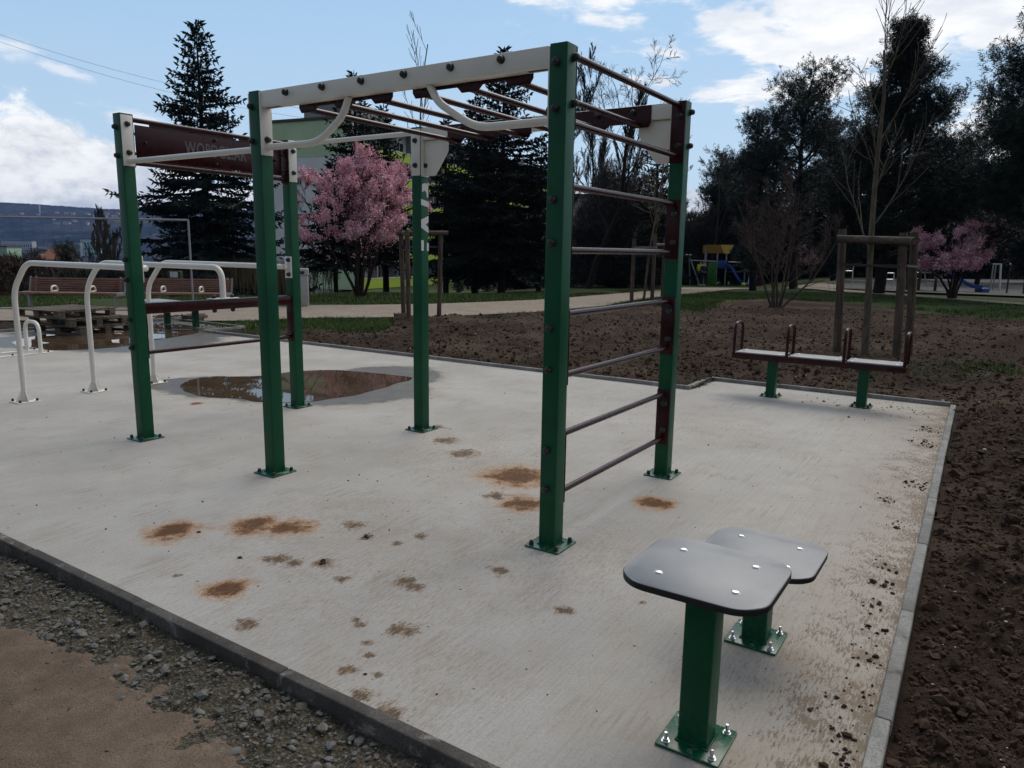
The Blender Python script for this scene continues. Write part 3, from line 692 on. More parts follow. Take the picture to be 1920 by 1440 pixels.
def grass():
    rg = np.random.default_rng(11)
    zones = [(-6.2, -1.4, 14.2, 17.2, 2600, .07), (-19, 12, 18.6, 32, 21000, .09), (5.0, 12.5, 20.5, 36, 5500, .09), (10, 26, 14.5, 36, 7500, .09), (4.9, 7.4, 9.8, 11.2, 220, .10), (3.6, 6.4, 9.3, 10.2, 60, .09)]
    P = []; H = []
    for (x0, x1, y0, y1, n, h) in zones:
        x = rg.uniform(x0, x1, n); y = rg.uniform(y0, y1, n); P.append(np.stack([x, y], -1)); H.append(np.full(n, h))
    P = np.concatenate(P); H = np.concatenate(H); x, y = P.T
    G2 = lambda q: (GT(*q).x, GT(*q).y)
    pathp = [G2(q) for q in [(480, 602), (570, 597), (830, 594), (1000, 586), (1130, 574), (1279, 553.5), (1376, 542.5), (1420, 540), (1279, 539.3), (1238, 544), (1000, 563), (830, 570), (570, 573), (480, 577)]]+[(-16, 17.8), (-14, 14.6)]
    sidep = [G2(q) for q in [(1473, 541), (1560, 547), (1700, 556.5), (1880, 570), (2050, 583), (2050, 524), (1890, 524), (1576, 524), (1540, 530)]]
    near = y < 12
    k = ~inpoly(x, y, pathp) & ~inpoly(x, y, sidep) & (near | ~soil_mask(x, y)) & (near | (fbm(x*.5, y*.5, 3, 40) > .36))
    x, y, H = x[k], y[k], H[k]
    nb = 7; x = np.repeat(x, nb)+rg.normal(0, .09, len(x)*nb); y = np.repeat(y, nb)+rg.normal(0, .09, len(y)*nb); H = np.repeat(H, nb)*rg.uniform(.4, 1.3, len(x))
    z = hgt(x, y)-.02; t = rg.uniform(0, 2*math.pi, len(x)); w = .006+.00035*y; l = rg.normal(0, .4, (len(x), 2))*H[:, None]
    v = np.stack([np.stack([x-w*np.cos(t), y-w*np.sin(t), z], -1), np.stack([x+w*np.cos(t), y+w*np.sin(t), z], -1), np.stack([x+l[:, 0], y+l[:, 1], z+H], -1)], 1)
    struct(place('grass', npmesh('grass', v, np.arange(len(x)*3).reshape(-1, 3), MT['grassb'])), 'stuff')
grass()
# ------------------------------------------------------------------ the workout frame (local X = -a, Y = b)
L1, L2, WD = 2.2975, 1.6409, 1.6202; LA = L1+L2
F = thing('workout_frame', 'large green and white outdoor workout frame with monkey bars and maroon rungs on concrete', 'climbing frame', W(0, 0, 0), RZ)
HP = .050
def plate_paint():
    m = NT('scuffed_green_paint'); o = m.obj(); f = m.noise(o, 22, 7, .7); g = m.noise(o, 90, 5, .7)
    c = m.mix(m.ramp(g, .3, .7), (.001, .060, .028), (.002, .085, .040))
    msk = m.ramp(f, .54, .66); c = m.mix(m.math('MULTIPLY', msk, .7), c, (.24, .22, .19)); m.bump(f, .15, .002)
    return m.set(c, m.ramp(msk, 0, 1, .26, .8), .5)
MT['green_scuffed'] = plate_paint()
def base_plate(parent, me_bolt, h=.106, t=.010, name='base_plate', mat='green', bh=.078):
    mb = MB(); mb.prism(rrect(h, h, .006, 2), 'z', .0, t, ch=.002)
    pl = part(name, mb, MT['green_scuffed' if mat == 'green' else mat], parent)
    mb = MB(); e = HP+.006
    for (x0, x1, y0, y1) in ((-e, e, -e, -HP), (-e, e, HP, e), (-e, -HP, -HP, HP), (HP, e, -HP, HP)): mb.box(x0, x1, y0, y1, t-.002, t+.006, .002)
    if mat == 'green': part('weld_bead', mb, MT[mat], parent)
    else: mb.bm.free()
    for sx_ in (-1, 1):
        for sy_ in (-1, 1): bolt(parent, (sx_*bh, sy_*bh, t), '+z', me_bolt)
    return pl
def post_mesh(h, name='post'):
    mb = MB(); mb.prism(rrect(HP, HP, .008, 4), 'z', .008, h, ch=.003); return mb.mesh(name, MT['green'], 40)
PM = post_mesh(2.6)
POSTS = {}
for k, (a, b) in {'C': (0, 0), 'B': (L1, 0), 'A': (LA, 0), 'D': (0, WD), 'E': (L1, WD), 'F': (LA, WD)}.items():
    p = place('post', PM, F); p.location = (-a, b, 0); POSTS[k] = p; base_plate(p, BOLT_S)
for z in (2.511, 2.295, 1.856, 1.642, 1.204, .985, .55, .333): bolt(POSTS['C'], (-.006, -HP, z), '-y')
for z in (2.54, 2.324): bolt(POSTS['C'], (HP, .02, z), '+x')
for z in (2.534, 2.316): bolt(POSTS['D'], (HP, .03, z), '+x')
for z in (2.504, 2.285): bolt(POSTS['B'], (-.022, -HP, z), '-y')
for z in (2.496, 2.282, 1.479, 1.318, .997, .77): bolt(POSTS['A'], (-.012, -HP, z), '-y')
for z in (2.50, 2.29): bolt(POSTS['F'], (-.0, -HP-.0, z), '-y')
def plate(name, mat, x0, x1, y0, y1, z0, z1, ch=.002): 
    mb = MB(); mb.box(x0, x1, y0, y1, z0, z1, ch); return part(name, mb, MT[mat], F)
# white end plates on the faces the tubes meet (t = 8 mm)
T_ = .008
def xplate(a, b, face, z0, z1, bz=(), name='end_plate', mat='white', wd=.047):   # face +1 looks along -a (screen right)
    x = -a+face*HP; o = plate(name, mat, min(x, x+face*T_), max(x, x+face*T_), b-wd, b+wd, z0, z1)
    for z in bz: bolt(o, (x+face*T_, b, z), '+x' if face > 0 else '-x')
    return o
def yplate(a, b, face, z0, z1, bz=(), name='end_plate', mat='white', wd=.047, bx=0):
    y = b+face*HP; o = plate(name, mat, -a-wd, -a+wd, min(y, y+face*T_), max(y, y+face*T_), z0, z1)
    for z in bz: bolt(o, (-a+bx, y+face*T_, z), '+y' if face > 0 else '-y')
    return o
xplate(LA, 0, 1, 2.205, 2.588, (2.52, 2.305)); xplate(L1, 0, 1, 2.195, 2.592, (2.295,)); xplate(L1, 0, -1, 2.205, 2.588, (2.52, 2.305)); xplate(0, 0, -1, 2.205, 2.59, (2.30,))
xplate(LA, WD, 1, 2.215, 2.600, (2.50, 2.30)); xplate(L1, WD, -1, 2.215, 2.600, (2.50, 2.30)); xplate(0, WD, -1, 2.20, 2.59, (2.28,))
yplate(L1, WD, -1, 2.208, 2.585, (2.49, 2.29))
xplate(L1, WD, 1, 2.20, 2.585, (2.29,))
# beams
def beam(b):
    mb = MB(); mb.box(-L1+HP+T_+.001, -HP-T_-.001, b-.04, b+.04, 2.495, 2.596, .006); o = part('beam', mb, MT['white'], F)
    for (a0) in (.07, L1-.20):
        mb = MB(); mb.box(-a0-.13, -a0, b-.014, b+.016, 2.4935, 2.4949); part('drain_slot', mb, MT['black'], o)
    return o
bmF, bmB = beam(0), beam(WD)
for a in (1.988, 1.658, 1.330, 1.000, .669, .341): bolt(bmF, (-a, -.04, 2.562), '-y')
for a in (1.988, 1.330, .669): bolt(bmB, (-a, WD+.04, 2.56), '+y')
for a in (1.77, .62): bolt(bmB, (-a, WD, 2.596), '+z', BOLT_S)
def gusset(a0, s):
    x = -a0; pts = [(x, 2.494), (x+s*.245, 2.494), (x+s*.245, 2.40), (x+s*.225, 2.365), (x+s*.115, 2.215), (x+s*.10, 2.205), (x, 2.205)]
    mb = MB(); mb.prism(pts, 'y', WD-.005, WD+.005, ch=.001); return part('gusset', mb, MT['white'], F)
gusset(L1-HP-T_-.001, 1); gusset(HP+T_+.001, -1)
# monkey rungs on scalloped maroon side brackets
GROUPS = ((1.88, 1.565, 1.25), (.925, .605, .285))
def scallop(g, b, face):
    hi, lo = g[0]+.085, g[-1]-.085; pts = [(-hi, 2.592), (-hi, 2.475), (-hi+.02, 2.446)]
    for i, a in enumerate(g):
        if i: pts += [(-a-.085, 2.478), (-a-.055, 2.446)]
        pts += [(-a+.055, 2.446)] if i < 2 else []
        if i < 2: pts += [(-a+.085, 2.478)]
    pts += [(-lo-.02, 2.446), (-lo, 2.475), (-lo, 2.592)]
    y = b+face*.0405; mb = MB(); mb.prism(pts, 'y', min(y, y+face*.008), max(y, y+face*.008), ch=.001)
    o = part('rung_bracket', mb, MT['brown'], F)
    for k in (.16, .5, .84): bolt(o, (-(hi+(lo-hi)*k), y+face*.008, 2.55), '+y' if face > 0 else '-y')
    return o
for g in GROUPS:
    scallop(g, 0, 1); scallop(g, WD, -1)
    for a in g:
        mb = MB(); mb.tube([(-a, .049, 2.463), (-a, WD-.049, 2.463)], .0175, 16); part('monkey_rung', mb, MT['brown'], F)
def tube(name, pts, r, mat, n=16, parent=F):
    mb = MB(); mb.tube(pts, r, n); return part(name, mb, MT[mat], parent)
tube('pull_up_grip', fillet([(-L1+HP+T_, 0, 2.248), (-1.745, 0, 2.248), (-1.535, 0, 2.385), (-1.475, 0, 2.497)], .10, 6), .0215, 'white')
tube('pull_up_grip', fillet([(-HP-T_, 0, 2.246), (-.53, 0, 2.246), (-.79, 0, 2.40), (-.85, 0, 2.497)], .10, 6), .0215, 'white')
tube('crossbar', [(-LA+HP+T_, 0, 2.24), (-L1-HP-T_, 0, 2.24)], .0205, 'white')
tube('crossbar', [(-LA+HP+T_, WD, 2.562), (-L1-HP-T_, WD, 2.562)], .0205, 'white')
# wall-bar ladder between the two right-hand posts
for zt, zb in ((2.57, 2.245), (1.93, 1.605), (1.270, .940), (.613, .285)):
    for b, fc in ((0, 1), (WD, -1)):
        yplate(0, b, fc, zb-.045, zt+.028, (zt-.07, zb+.065), 'ladder_bracket', 'brown', .050, .012)
    for z in (zt, zb): tube('ladder_rung', [(0, HP+T_, z), (0, WD-HP-T_, z)], .0178, 'brown')
# sign board between the two left-hand posts
yA, yF = HP+T_, WD-HP-T_
for b, fc in ((0, 1), (WD, -1)): yplate(LA, b, fc, 2.20, 2.60, (2.46, 2.31), 'board_bracket', 'brown', .048)
tube('board_rail', [(-LA, yA, 2.566), (-LA, yF, 2.566)], .0195, 'brown'); tube('board_rail', [(-LA, yA, 2.238), (-LA, yF, 2.238)], .0195, 'brown')
mb = MB(); mb.box(-LA-.004, -LA+.004, yA+.035, yF-.035, 2.268, 2.532, .0015)
for y in (yA+.33, (yA+yF)/2, yF-.33):
    mb.box(-LA-.004, -LA+.004, y-.17, y+.17, 2.528, 2.552); mb.box(-LA-.004, -LA+.004, y-.17, y+.17, 2.252, 2.272)
board = part('sign_board', mb, MT['brown'], F)
for y in (yA+.11, (yA+yF)/2, yF-.11):
    for z in (2.50, 2.30) if abs(y-(yA+yF)/2) < .1 else (2.40,): bolt(board, (-LA+.004, y, z), '+x', BOLT_S)
tm = text_mesh('lettering', 'WOPDGL.AR', .145, .0008, MT['letter'], .66)
o = place('lettering', tm, board); o.location = (-LA+.0052, .825, 2.405); o.rotation_euler = (R(90), 0, R(90))
# dip station: cross beam, lower rod and three long white bars with feet
for b, fc in ((0, 1), (WD, -1)): yplate(LA, b, fc, .675, 1.13, (), 'beam_bracket', 'brown', .048)
mb = MB(); mb.box(-LA-.04, -LA+.04, yA, yF, 1.040, 1.130, .006); xb = part('cross_beam', mb, MT['brown'], F)
tube('lower_rod', [(-LA, yA, .72), (-LA, yF, .72)], .0175, 'brown')
def foot(b, a0=6.30):
    mb = MB(); mb.prism(rrect(.105, .105, .004, 2, -a0, b), 'z', .0, .009, ch=.002); f = part('foot_plate', mb, MT['white'], F)
    mb = MB()
    for s in (-1, 1):
        mb.prism([(-a0+s*.02, .009), (-a0+s*.085, .009), (-a0+s*.022, .125), (-a0+s*.02, .125)], 'y', b-.004, b+.004)
        mb.prism([(b+s*.02, .009), (b+s*.085, .009), (b+s*.022, .125), (b+s*.02, .125)], 'x', -a0-.004, -a0+.004)
    part('foot_rib', mb, MT['white'], f, 20)
    for sx_ in (-1, 1):
        for sy_ in (-1, 1): bolt(f, (-a0+sx_*.08, b+sy_*.08, .009), '+z', BOLT_S)
    return f
ZB = 1.41
for b, kind in ((.11, 'p'), (.815, 'm'), (1.51, 'p')):
    foot(b)
    pts = [(-6.30, b, .009), (-6.30, b, 1.13), (-5.99, b, ZB)]
    if kind == 'm': pts += [(-LA, b, ZB), (-LA, b, 1.138)]
    elif b < .5: pts += [(-LA-.01, b, ZB), (-LA-.01, HP+T_, ZB)]
    else: pts += [(-LA-.01, b, ZB), (-LA-.01, WD-HP-T_, ZB)]
    pts = [Vector(p) for p in pts]
    path = fillet(pts[:4] if kind == 'p' else pts[:3]+[pts[3]], .13, 5)
    if kind == 'm': path = fillet(pts, .17, 7)
    tube('dip_bar', path, .0262, 'white', 18)
    if kind == 'p': tube('dip_bar_end', [(-LA-.01, b, ZB), (-LA-.01, (HP+T_ if b < .5 else WD-HP-T_), ZB)], .0262, 'white', 18)
yplate(LA, 0, 1, 1.30, 1.51, (), 'bar_plate'); 
o = yplate(LA, WD, -1, 1.30, 1.51, (1.475, 1.335), 'bar_plate', bx=.012)
mb = MB(); mb.box(-LA-.05, -LA+.05, .815-.135, .815+.135, 1.1305, 1.1385, .002); o = part('bar_plate', mb, MT['white'], F)
for y in (-.095, .095): bolt(o, (-LA, .815+y, 1.1385), '+z'); bolt(o, (-LA, .815+y, 1.0395), '-z')
# stencilled characters on the far middle post, read sideways
mb = MB(); xs = -L1+HP
def glyph(poly, lo=.0, hi=.0012): mb.prism([(WD-.05+u, z) for u, z in poly], 'x', xs+lo, xs+hi)
Z0 = 2.150; K = .00137
def gp(pts): glyph([((px-296)/82*.1, Z0-(py-715)*K) for px, py in pts])
gp([(310, 724), (335, 716), (368, 716), (376, 728), (376, 800), (360, 800), (356, 772), (336, 760), (310, 772)])
gp([(298, 812), (378, 826), (378, 860), (298, 848)])
gp([(298, 937), (376, 912), (376, 952), (345, 966), (376, 982), (376, 1018), (298, 985)])
gp([(298, 1062), (324, 1062), (324, 1126), (298, 1126)]); gp([(358, 1078), (378, 1078), (378, 1128), (358, 1128)])
part('lettering', mb, MT['letter2'], POSTS['E']).location = (L1, -WD, 0)

# ------------------------------------------------------------------ two low stools at the front
def stool(label, a, b, h):
    t = thing('pedestal_stool', label, 'stool', W(a, b), RZ, 'pedestal stools in front of the frame')
    mb = MB(); mb.prism(rrect(HP, HP, .008, 4), 'z', .008, h-.0285, ch=.002); p = part('pedestal', mb, MT['green'], t)
    base_plate(t, STUD)
    oc = [(.230, .156), (.166, .220), (-.166, .220), (-.230, .156), (-.230, -.156), (-.166, -.220), (.166, -.220), (.230, -.156)]
    ring = fillet([(*q, 0) for q in [((oc[7][0]+oc[0][0])/2, 0)]+oc+[((oc[7][0]+oc[0][0])/2, 0)]], .040, 4); poly = [(q.x, q.y) for q in ring[:-1]]
    mb = MB(); mb.prism(poly, 'z', h-.0215, h-.002, ch=.0012); part('seat_edge', mb, MT['board_edge'], t, 60)
    mb = MB(); mb.prism([(x*.992, y*.992) for x, y in poly], 'z', h-.0021, h, ch=.0008); s = part('seat', mb, MT['board'], t, 60)
    for sx_ in (-1, 1):
        for sy_ in (-1, 1): bolt(s, (sx_*.122, sy_*.110, h), '+z', BOLT_Z)
    mb = MB(); mb.box(-.16, .16, -.13, .13, h-.028, h-.0216); part('seat_bracket', mb, MT['green'], t)
    return t
stool('taller grey-topped stool on green post, nearest the camera', -1.245, -1.16, .605)
stool('lower grey-topped stool on green post, partly hidden behind the taller stool', -1.225, -.37, .392)
# ------------------------------------------------------------------ bench with three seats and four hoops
t = thing('divider_bench', 'maroon bench with three grey seat boards and four hoop handles beside the back kerb', 'bench', W(0, 5.25), RZ)
mb = MB(); mb.box(-.585, 1.205, -.155, -.105, .420, .485, .004); mb.box(-.585, 1.205, .105, .155, .420, .485, .004)
for x in (-.585, -.01, .55, 1.155): mb.box(x, x+.05, -.105, .105, .421, .484, .003)
part('frame', mb, MT['brown'], t)
for x0, x1 in ((-.545, -.005), (.045, .580), (.635, 1.165)):
    mb = MB(); mb.prism(rrect((x1-x0)/2, .15, .02, 3, (x0+x1)/2, 0), 'z', .4855, .4995, ch=.002); s = part('seat_board', mb, MT['board'], t)
    for x in (x0+.05, x1-.05):
        for y in (-.115, .115): bolt(s, (x, y, .4995), '+z', BOLT_Z)
for x in (-.565, .020, .607, 1.187):
    mb = MB(); mb.tube(fillet([(x, -.15, .485), (x, -.15, .825), (x, .15, .825), (x, .15, .485)], .10, 6), .0165, 14); part('hoop_handle', mb, MT['brown'], t)
for x in (-.155, .80):
    mb = MB(); mb.prism(rrect(HP, HP, .008, 3), 'z', .008, .42); p = part('post', mb, MT['green'], t); p.location = (x, 0, 0); base_plate(p, BOLT_S)
# sloping exercise board at the back left
t = thing('exercise_bench', 'long dark exercise board on green posts standing in the back puddle', 'bench', W(11.8, 5.42), RZ)
mb = MB(); mb.box(-1.25, .95, -.30, .30, .455, .475, .006); part('board', mb, MT['board'], t)
mb = MB(); mb.box(-1.28, .98, -.32, -.27, .385, .455, .004); mb.box(-1.28, .98, .27, .32, .385, .455, .004); mb.box(.93, .98, -.27, .27, .386, .454); mb.box(-1.28, -1.23, -.27, .27, .386, .454); part('frame', mb, MT['brown'], t)
for x in (-.47, .49):
    mb = MB(); mb.prism(rrect(HP, HP, .008, 3), 'z', .008, .40); p = part('post', mb, MT['green'], t); p.location = (x, 0, 0); base_plate(p, BOLT_S, mat='grey_paint')
# push-up hoop on flat rails
t = thing('push_up_hoop', 'low white hoop bolted to flat ground rails left of the dip bars', 'exercise bar', W(10.0, 1.87), RZ)
mb = MB(); mb.tube(fillet([(-.22, 0, .012), (-.22, 0, .455), (.20, 0, .455), (.20, 0, .012)], .16, 7), .027, 16); part('hoop', mb, MT['white'], t)
for x in (-.22, .20):
    mb = MB(); mb.box(x-.035, x+.035, -1.15, .16, .0, .011, .002); r = part('ground_rail', mb, MT['white'], t)
    for y in (.10, -.38, -.95): bolt(r, (x, y, .011), '+z', BOLT_S)
# ------------------------------------------------------------------ pallets
def deck(name, x0, x1, y0, y1, z0, z1): 
    mb = MB(); mb.box(x0, x1, y0, y1, z0, z1, .003); return mb.mesh(name, MT['pallet'], 30)
def pallet(label, loc, rz):
    t = thing('wooden_pallet', label, 'pallet', loc, rz, 'wooden pallets stacked in the puddle')
    for k in range(7):
        y = -.50+k*.1665; wv = .145 if k % 2 == 0 else .10
        place('deck_board', deck('deck_board', -.6, .6, y-wv/2+.0, y+wv/2, .122+.001*(k % 2), .144), t)
    for y in (-.0,): pass
    for x in (-.53, 0, .53):
        place('bearer_board', deck('bearer_board', x-.07, x+.07, -.565, .565, .100, .1215), t)
        for y in (-.50, 0, .50): place('block', deck('block', x-.068, x+.068, y-.06, y+.06, .0225, .0995), t)
    for y in (-.50, 0, .50): place('bottom_board', deck('bottom_board', -.6, .6, y-.055, y+.055, 0, .022), t)
    return t
pc = (-8.02, 13.75); pr = RZ+R(8)
pallet('bottom wooden pallet of the stack, standing in the puddle', (pc[0]+.05, pc[1], .004), pr+R(3))
pallet('middle wooden pallet of the stack in the puddle', (pc[0]-.02, pc[1]-.05, .149), pr-R(2))
pallet('top wooden pallet of the stack, its weathered deck facing up', (pc[0]-.22, pc[1]-.12, .294), pr+R(2))
# ------------------------------------------------------------------ slatted park benches, mesh fence, bin
MT['wire'] = paint('dark_wire', (.03, .032, .036), .6, .1)
def park_bench(label, loc, rz, ln=2.35):
    t = thing('park_bench', label, 'bench', loc, rz, 'slatted benches beside the path')
    h = ln/2
    mb = MB()
    for k in range(6):
        z = .435+k*.056; y = .20+k*.016; mb.box(-h, h, y-.012, y+.012, z-.021, z+.021, .004)
    part('backrest', mb, MT['slat'], t)
    mb = MB()
    for k in range(6): mb.box(-h, h, -.26+k*.078, -.26+k*.078+.062, .365, .395, .004)
    mb.box(-h, h, -.285, -.262, .345, .393, .004); part('seat', mb, MT['slat'], t)
    for x in (-h+.12, h-.12):
        mb = MB(); mb.box(x-.03, x+.03, -.24, .20, .318, .364); mb.box(x-.03, x+.03, -.10, .0, 0, .318); mb.bar((x, .205, .33), (x, .325, .77), .05, .014); part('leg', mb, MT['galv'], t)
    for x in (-ln*.19, ln*.21):
        mb = MB(); mb.tube(fillet([(x, -.16, .395), (x, -.16, .53), (x, .06, .55), (x, .15, .42), (x, -.10, .41)], .07, 5), .023, 12); part('armrest', mb, MT['white'], t)
    for x in (-h-.005, h+.005):
        mb = MB(); mb.box(x-.012, x+.012, -.27, .21, .30, .40, .003); mb.bar((x, .20, .38), (x, .30, .765), .024, .05); part('end_frame', mb, MT['galv'], t)
    return t
park_bench('slatted brown bench behind the stack of pallets', (-11.15, 18.85, 0), R(3))
park_bench('slatted brown bench seen behind the white dip bars', (-8.62, 19.35, 0), R(4), 2.4)
t = thing('site_fence', 'galvanised mesh site fence panel standing in front of the slatted benches', 'fence', (-6.95, 16.12, 0), R(2.2))
mb = MB(); LF = 4.9
mb.tube([(0, 0, .06), (0, 0, 2.13)], .021, 12); mb.tube([(-LF, 0, .06), (-LF, 0, 2.13)], .021, 12)
mb.tube([(-LF, 0, 2.13), (.0, 0, 2.13)], .021, 12); mb.tube([(-LF, 0, .20), (0, 0, .20)], .018, 12); part('frame', mb, MT['galv'], t)
mb = MB()
for k in range(1, 24): x = -LF*k/24; mb.tube([(x, 0, .2), (x, 0, 2.13)], .0015, 5, False)
for k in range(1, 6): z = .2+1.93*k/6; mb.tube([(-LF, .004, z), (0, .004, z)], .0013, 5, False)
part('wire_mesh', mb, MT['wire'], t)
mb = MB(); mb.box(-.15, .15, -.30, .30, 0, .13, .02); mb.box(-LF-.15, -LF+.15, -.30, .30, 0, .13, .02); part('foot_block', mb, MT['kerb_dark'], t)
MT['bin'] = paint('pale_grey_bin_paint', (.33, .33, .32), .45, .06)
t = thing('litter_bin', 'tall pale grey litter bin beside the path under the cherry tree', 'bin', (-5.82, 20.35, hz(-5.8, 20.3)), R(12))
mb = MB(); mb.box(-.21, .21, -.19, .19, .0, .84, .015); part('body', mb, MT['bin'], t)
mb = MB(); mb.box(-.225, .225, -.205, .205, .845, 1.03, .02); part('lid', mb, MT['bin'], t)
mb = MB(); mb.box(-.17, .17, -.199, -.1905, .06, .78, .003); part('door', mb, MT['bin'], t)
mb = MB(); mb.box(-.13, .13, -.211, -.2055, .885, .965, .003); part('slot', mb, MT['black'], t)
t = thing('notice_box', 'small dark green cabinet with white notice behind the slatted benches', 'cabinet', (AT(330, 540, 24.5).x, 24.5, hz(-11.3, 24.5)-.05), R(10))
mb = MB(); mb.box(-.20, .20, -.15, .15, 0, .92, .015); part('body', mb, paint('cabinet_green', (.004, .03, .018), .6), t)
mb = MB(); mb.box(-.12, .12, -.156, -.1505, .72, .90); part('notice', mb, MT['letter2'], t)
# ------------------------------------------------------------------ timber tree guards
def guard(label, posts, h, rails, strapz, loc, r=.055):
    t = thing('tree_guard', label, 'tree guard', loc, 0, 'timber guards round young trees')
    for (x, y, tx, ty, hh) in posts:
        mb = MB(); mb.tube([(x, y, -.1), (x+tx*.5, y+ty*.5, hh*.5), (x+tx, y+ty, hh)], [r*1.04, r, r*.97], 14); part('stake', mb, MT['stake'], t, 50)
    for (p, q, z0, z1) in rails:
        mb = MB(); mb.bar  # round cross rails
        mb.tube([Vector((*p, z0)), Vector((*q, z1))], r*.98, 14); part('rail', mb, MT['stake_rail'], t, 50)
    mb = MB(); pp = [(x+tx*strapz/h, y+ty*strapz/h) for (x, y, tx, ty, _) in posts]
    for i in range(len(pp)):
        p, q = pp[i], pp[(i+1) % len(pp)]; d = Vector((q[0]-p[0], q[1]-p[1], 0)).normalized(); nrm = Vector((d.y, -d.x, 0))*(r+.004)
        mb.bar(Vector((*p, strapz))+nrm, Vector((*q, strapz-.02))+nrm, .006, .035)
    part('strap', mb, MT['black'], t)
    return t
MT['stake_rail'] = wood('round_timber_rail', (.06, .047, .037), (.15, .118, .092), 1., 0)
P1, P2, P3 = AT(1569, 668, 12.45), AT(1681, 672, 11.85), AT(1703, 668, 12.25)
def rel(p): return (p.x-5.83, p.y-12.12)
q1, q2, q3 = AT(1578, 450, 12.45), AT(1693, 450, 11.85), AT(1714, 450, 12.25)
guard('timber guard with round rails behind the maroon bench', [(*rel(P1), q1.x-P1.x, 0, 2.03), (*rel(P2), q2.x-P2.x, 0, 1.97), (*rel(P3), q3.x-P3.x, 0, 1.99)], 2.0,
      [((rel(q1)[0]-.13, rel(q1)[1]-.125), (rel(q2)[0]+.05, rel(q2)[1]-.135), 1.87, 1.84), ((rel(q2)[0]+.13, rel(q2)[1]-.13), (rel(q3)[0]+.10, rel(q3)[1]+.22), 1.845, 1.86)], 1.46, (5.83, 12.12, 0), .064)
guard('timber guard seen behind the middle green post near the cherry tree', [(-.50, .30, -.05, 0, 2.02), (.30, .42, .05, 0, 2.02), (-.28, -.45, -.02, 0, 2.0)], 2.0,
      [((-.64, .27), (.52, .40), 1.95, 1.97), ((-.52, .50), (-.30, -.62), 1.94, 1.92)], 1.66, (-2.03, 16.85, 0), .052)
guard('tall timber guard beside the path, seen through the ladder rungs', [(-.38, -.2, 0, 0, 2.05), (.32, -.1, 0, 0, 2.2), (.78, .5, 0, 0, 2.1)], 2.05,
      [((-.45, -.26), (.40, -.16), 1.72, 1.74), ((.30, -.14), (.86, .5), 1.84, 1.86)], 1.5, (4.32, 25.0, 0), .062)
# ------------------------------------------------------------------ trees
def unit(v): return v/np.maximum(np.linalg.norm(v, axis=-1, keepdims=True), 1e-9)
def rhombs(P, D, L, Wd, rg, cross=2, mid=.45):
    D = unit(D); rnd = unit(rg.normal(size=D.shape)); S = unit(np.cross(D, rnd)); out = []
    for k in range(cross):
        s = S if k == 0 else np.cross(D, S)
        m = P+D*(L*mid)[:, None]; ww = s*Wd[:, None]
        out.append(np.stack([P, m+ww, P+D*L[:, None], m-ww], 1))
    return np.concatenate(out).reshape(-1, 3)
def quadmesh(name, V, mat, parent): return place(name, npmesh(name, V, np.arange(len(V)).reshape(-1, 4), mat), parent)
def limbs(name, segs, mat, parent, n=6):
    A = np.array([s[0] for s in segs]); B = np.array([s[1] for s in segs]); ra = np.array([s[2] for s in segs]); rb = np.array([s[3] for s in segs])
    d = unit(B-A); h = np.where(np.abs(d[:, 2:3]) < .9, np.array([[0, 0, 1.]]), np.array([[1., 0, 0]])); x = unit(np.cross(d, h)); y = np.cross(d, x)
    k = np.arange(n)*2*np.pi/n; ring = x[:, None]*np.cos(k)[None, :, None]+y[:, None]*np.sin(k)[None, :, None]
    va = A[:, None]+ring*ra[:, None, None]; vb = B[:, None]+ring*rb[:, None, None]; V = np.concatenate([va, vb], 1)
    i = np.arange(len(A))[:, None]*2*n; j = np.arange(n); f = np.stack([i+j, i+(j+1) % n, i+n+(j+1) % n, i+n+j], -1).reshape(-1, 4)
    return place(name, npmesh(name, V.reshape(-1, 3), f, mat, True), parent)
def rot_about(v, ax, a):
    return v*math.cos(a)+np.cross(ax, v)*math.sin(a)+ax*np.dot(ax, v)*(1-math.cos(a))
def stand(bx, Y, tx, ty, by=540):
    p = AT(bx, by, Y); z = hz(p.x, Y); return (p.x, Y, z-.05), AT(tx, ty, Y).z-z
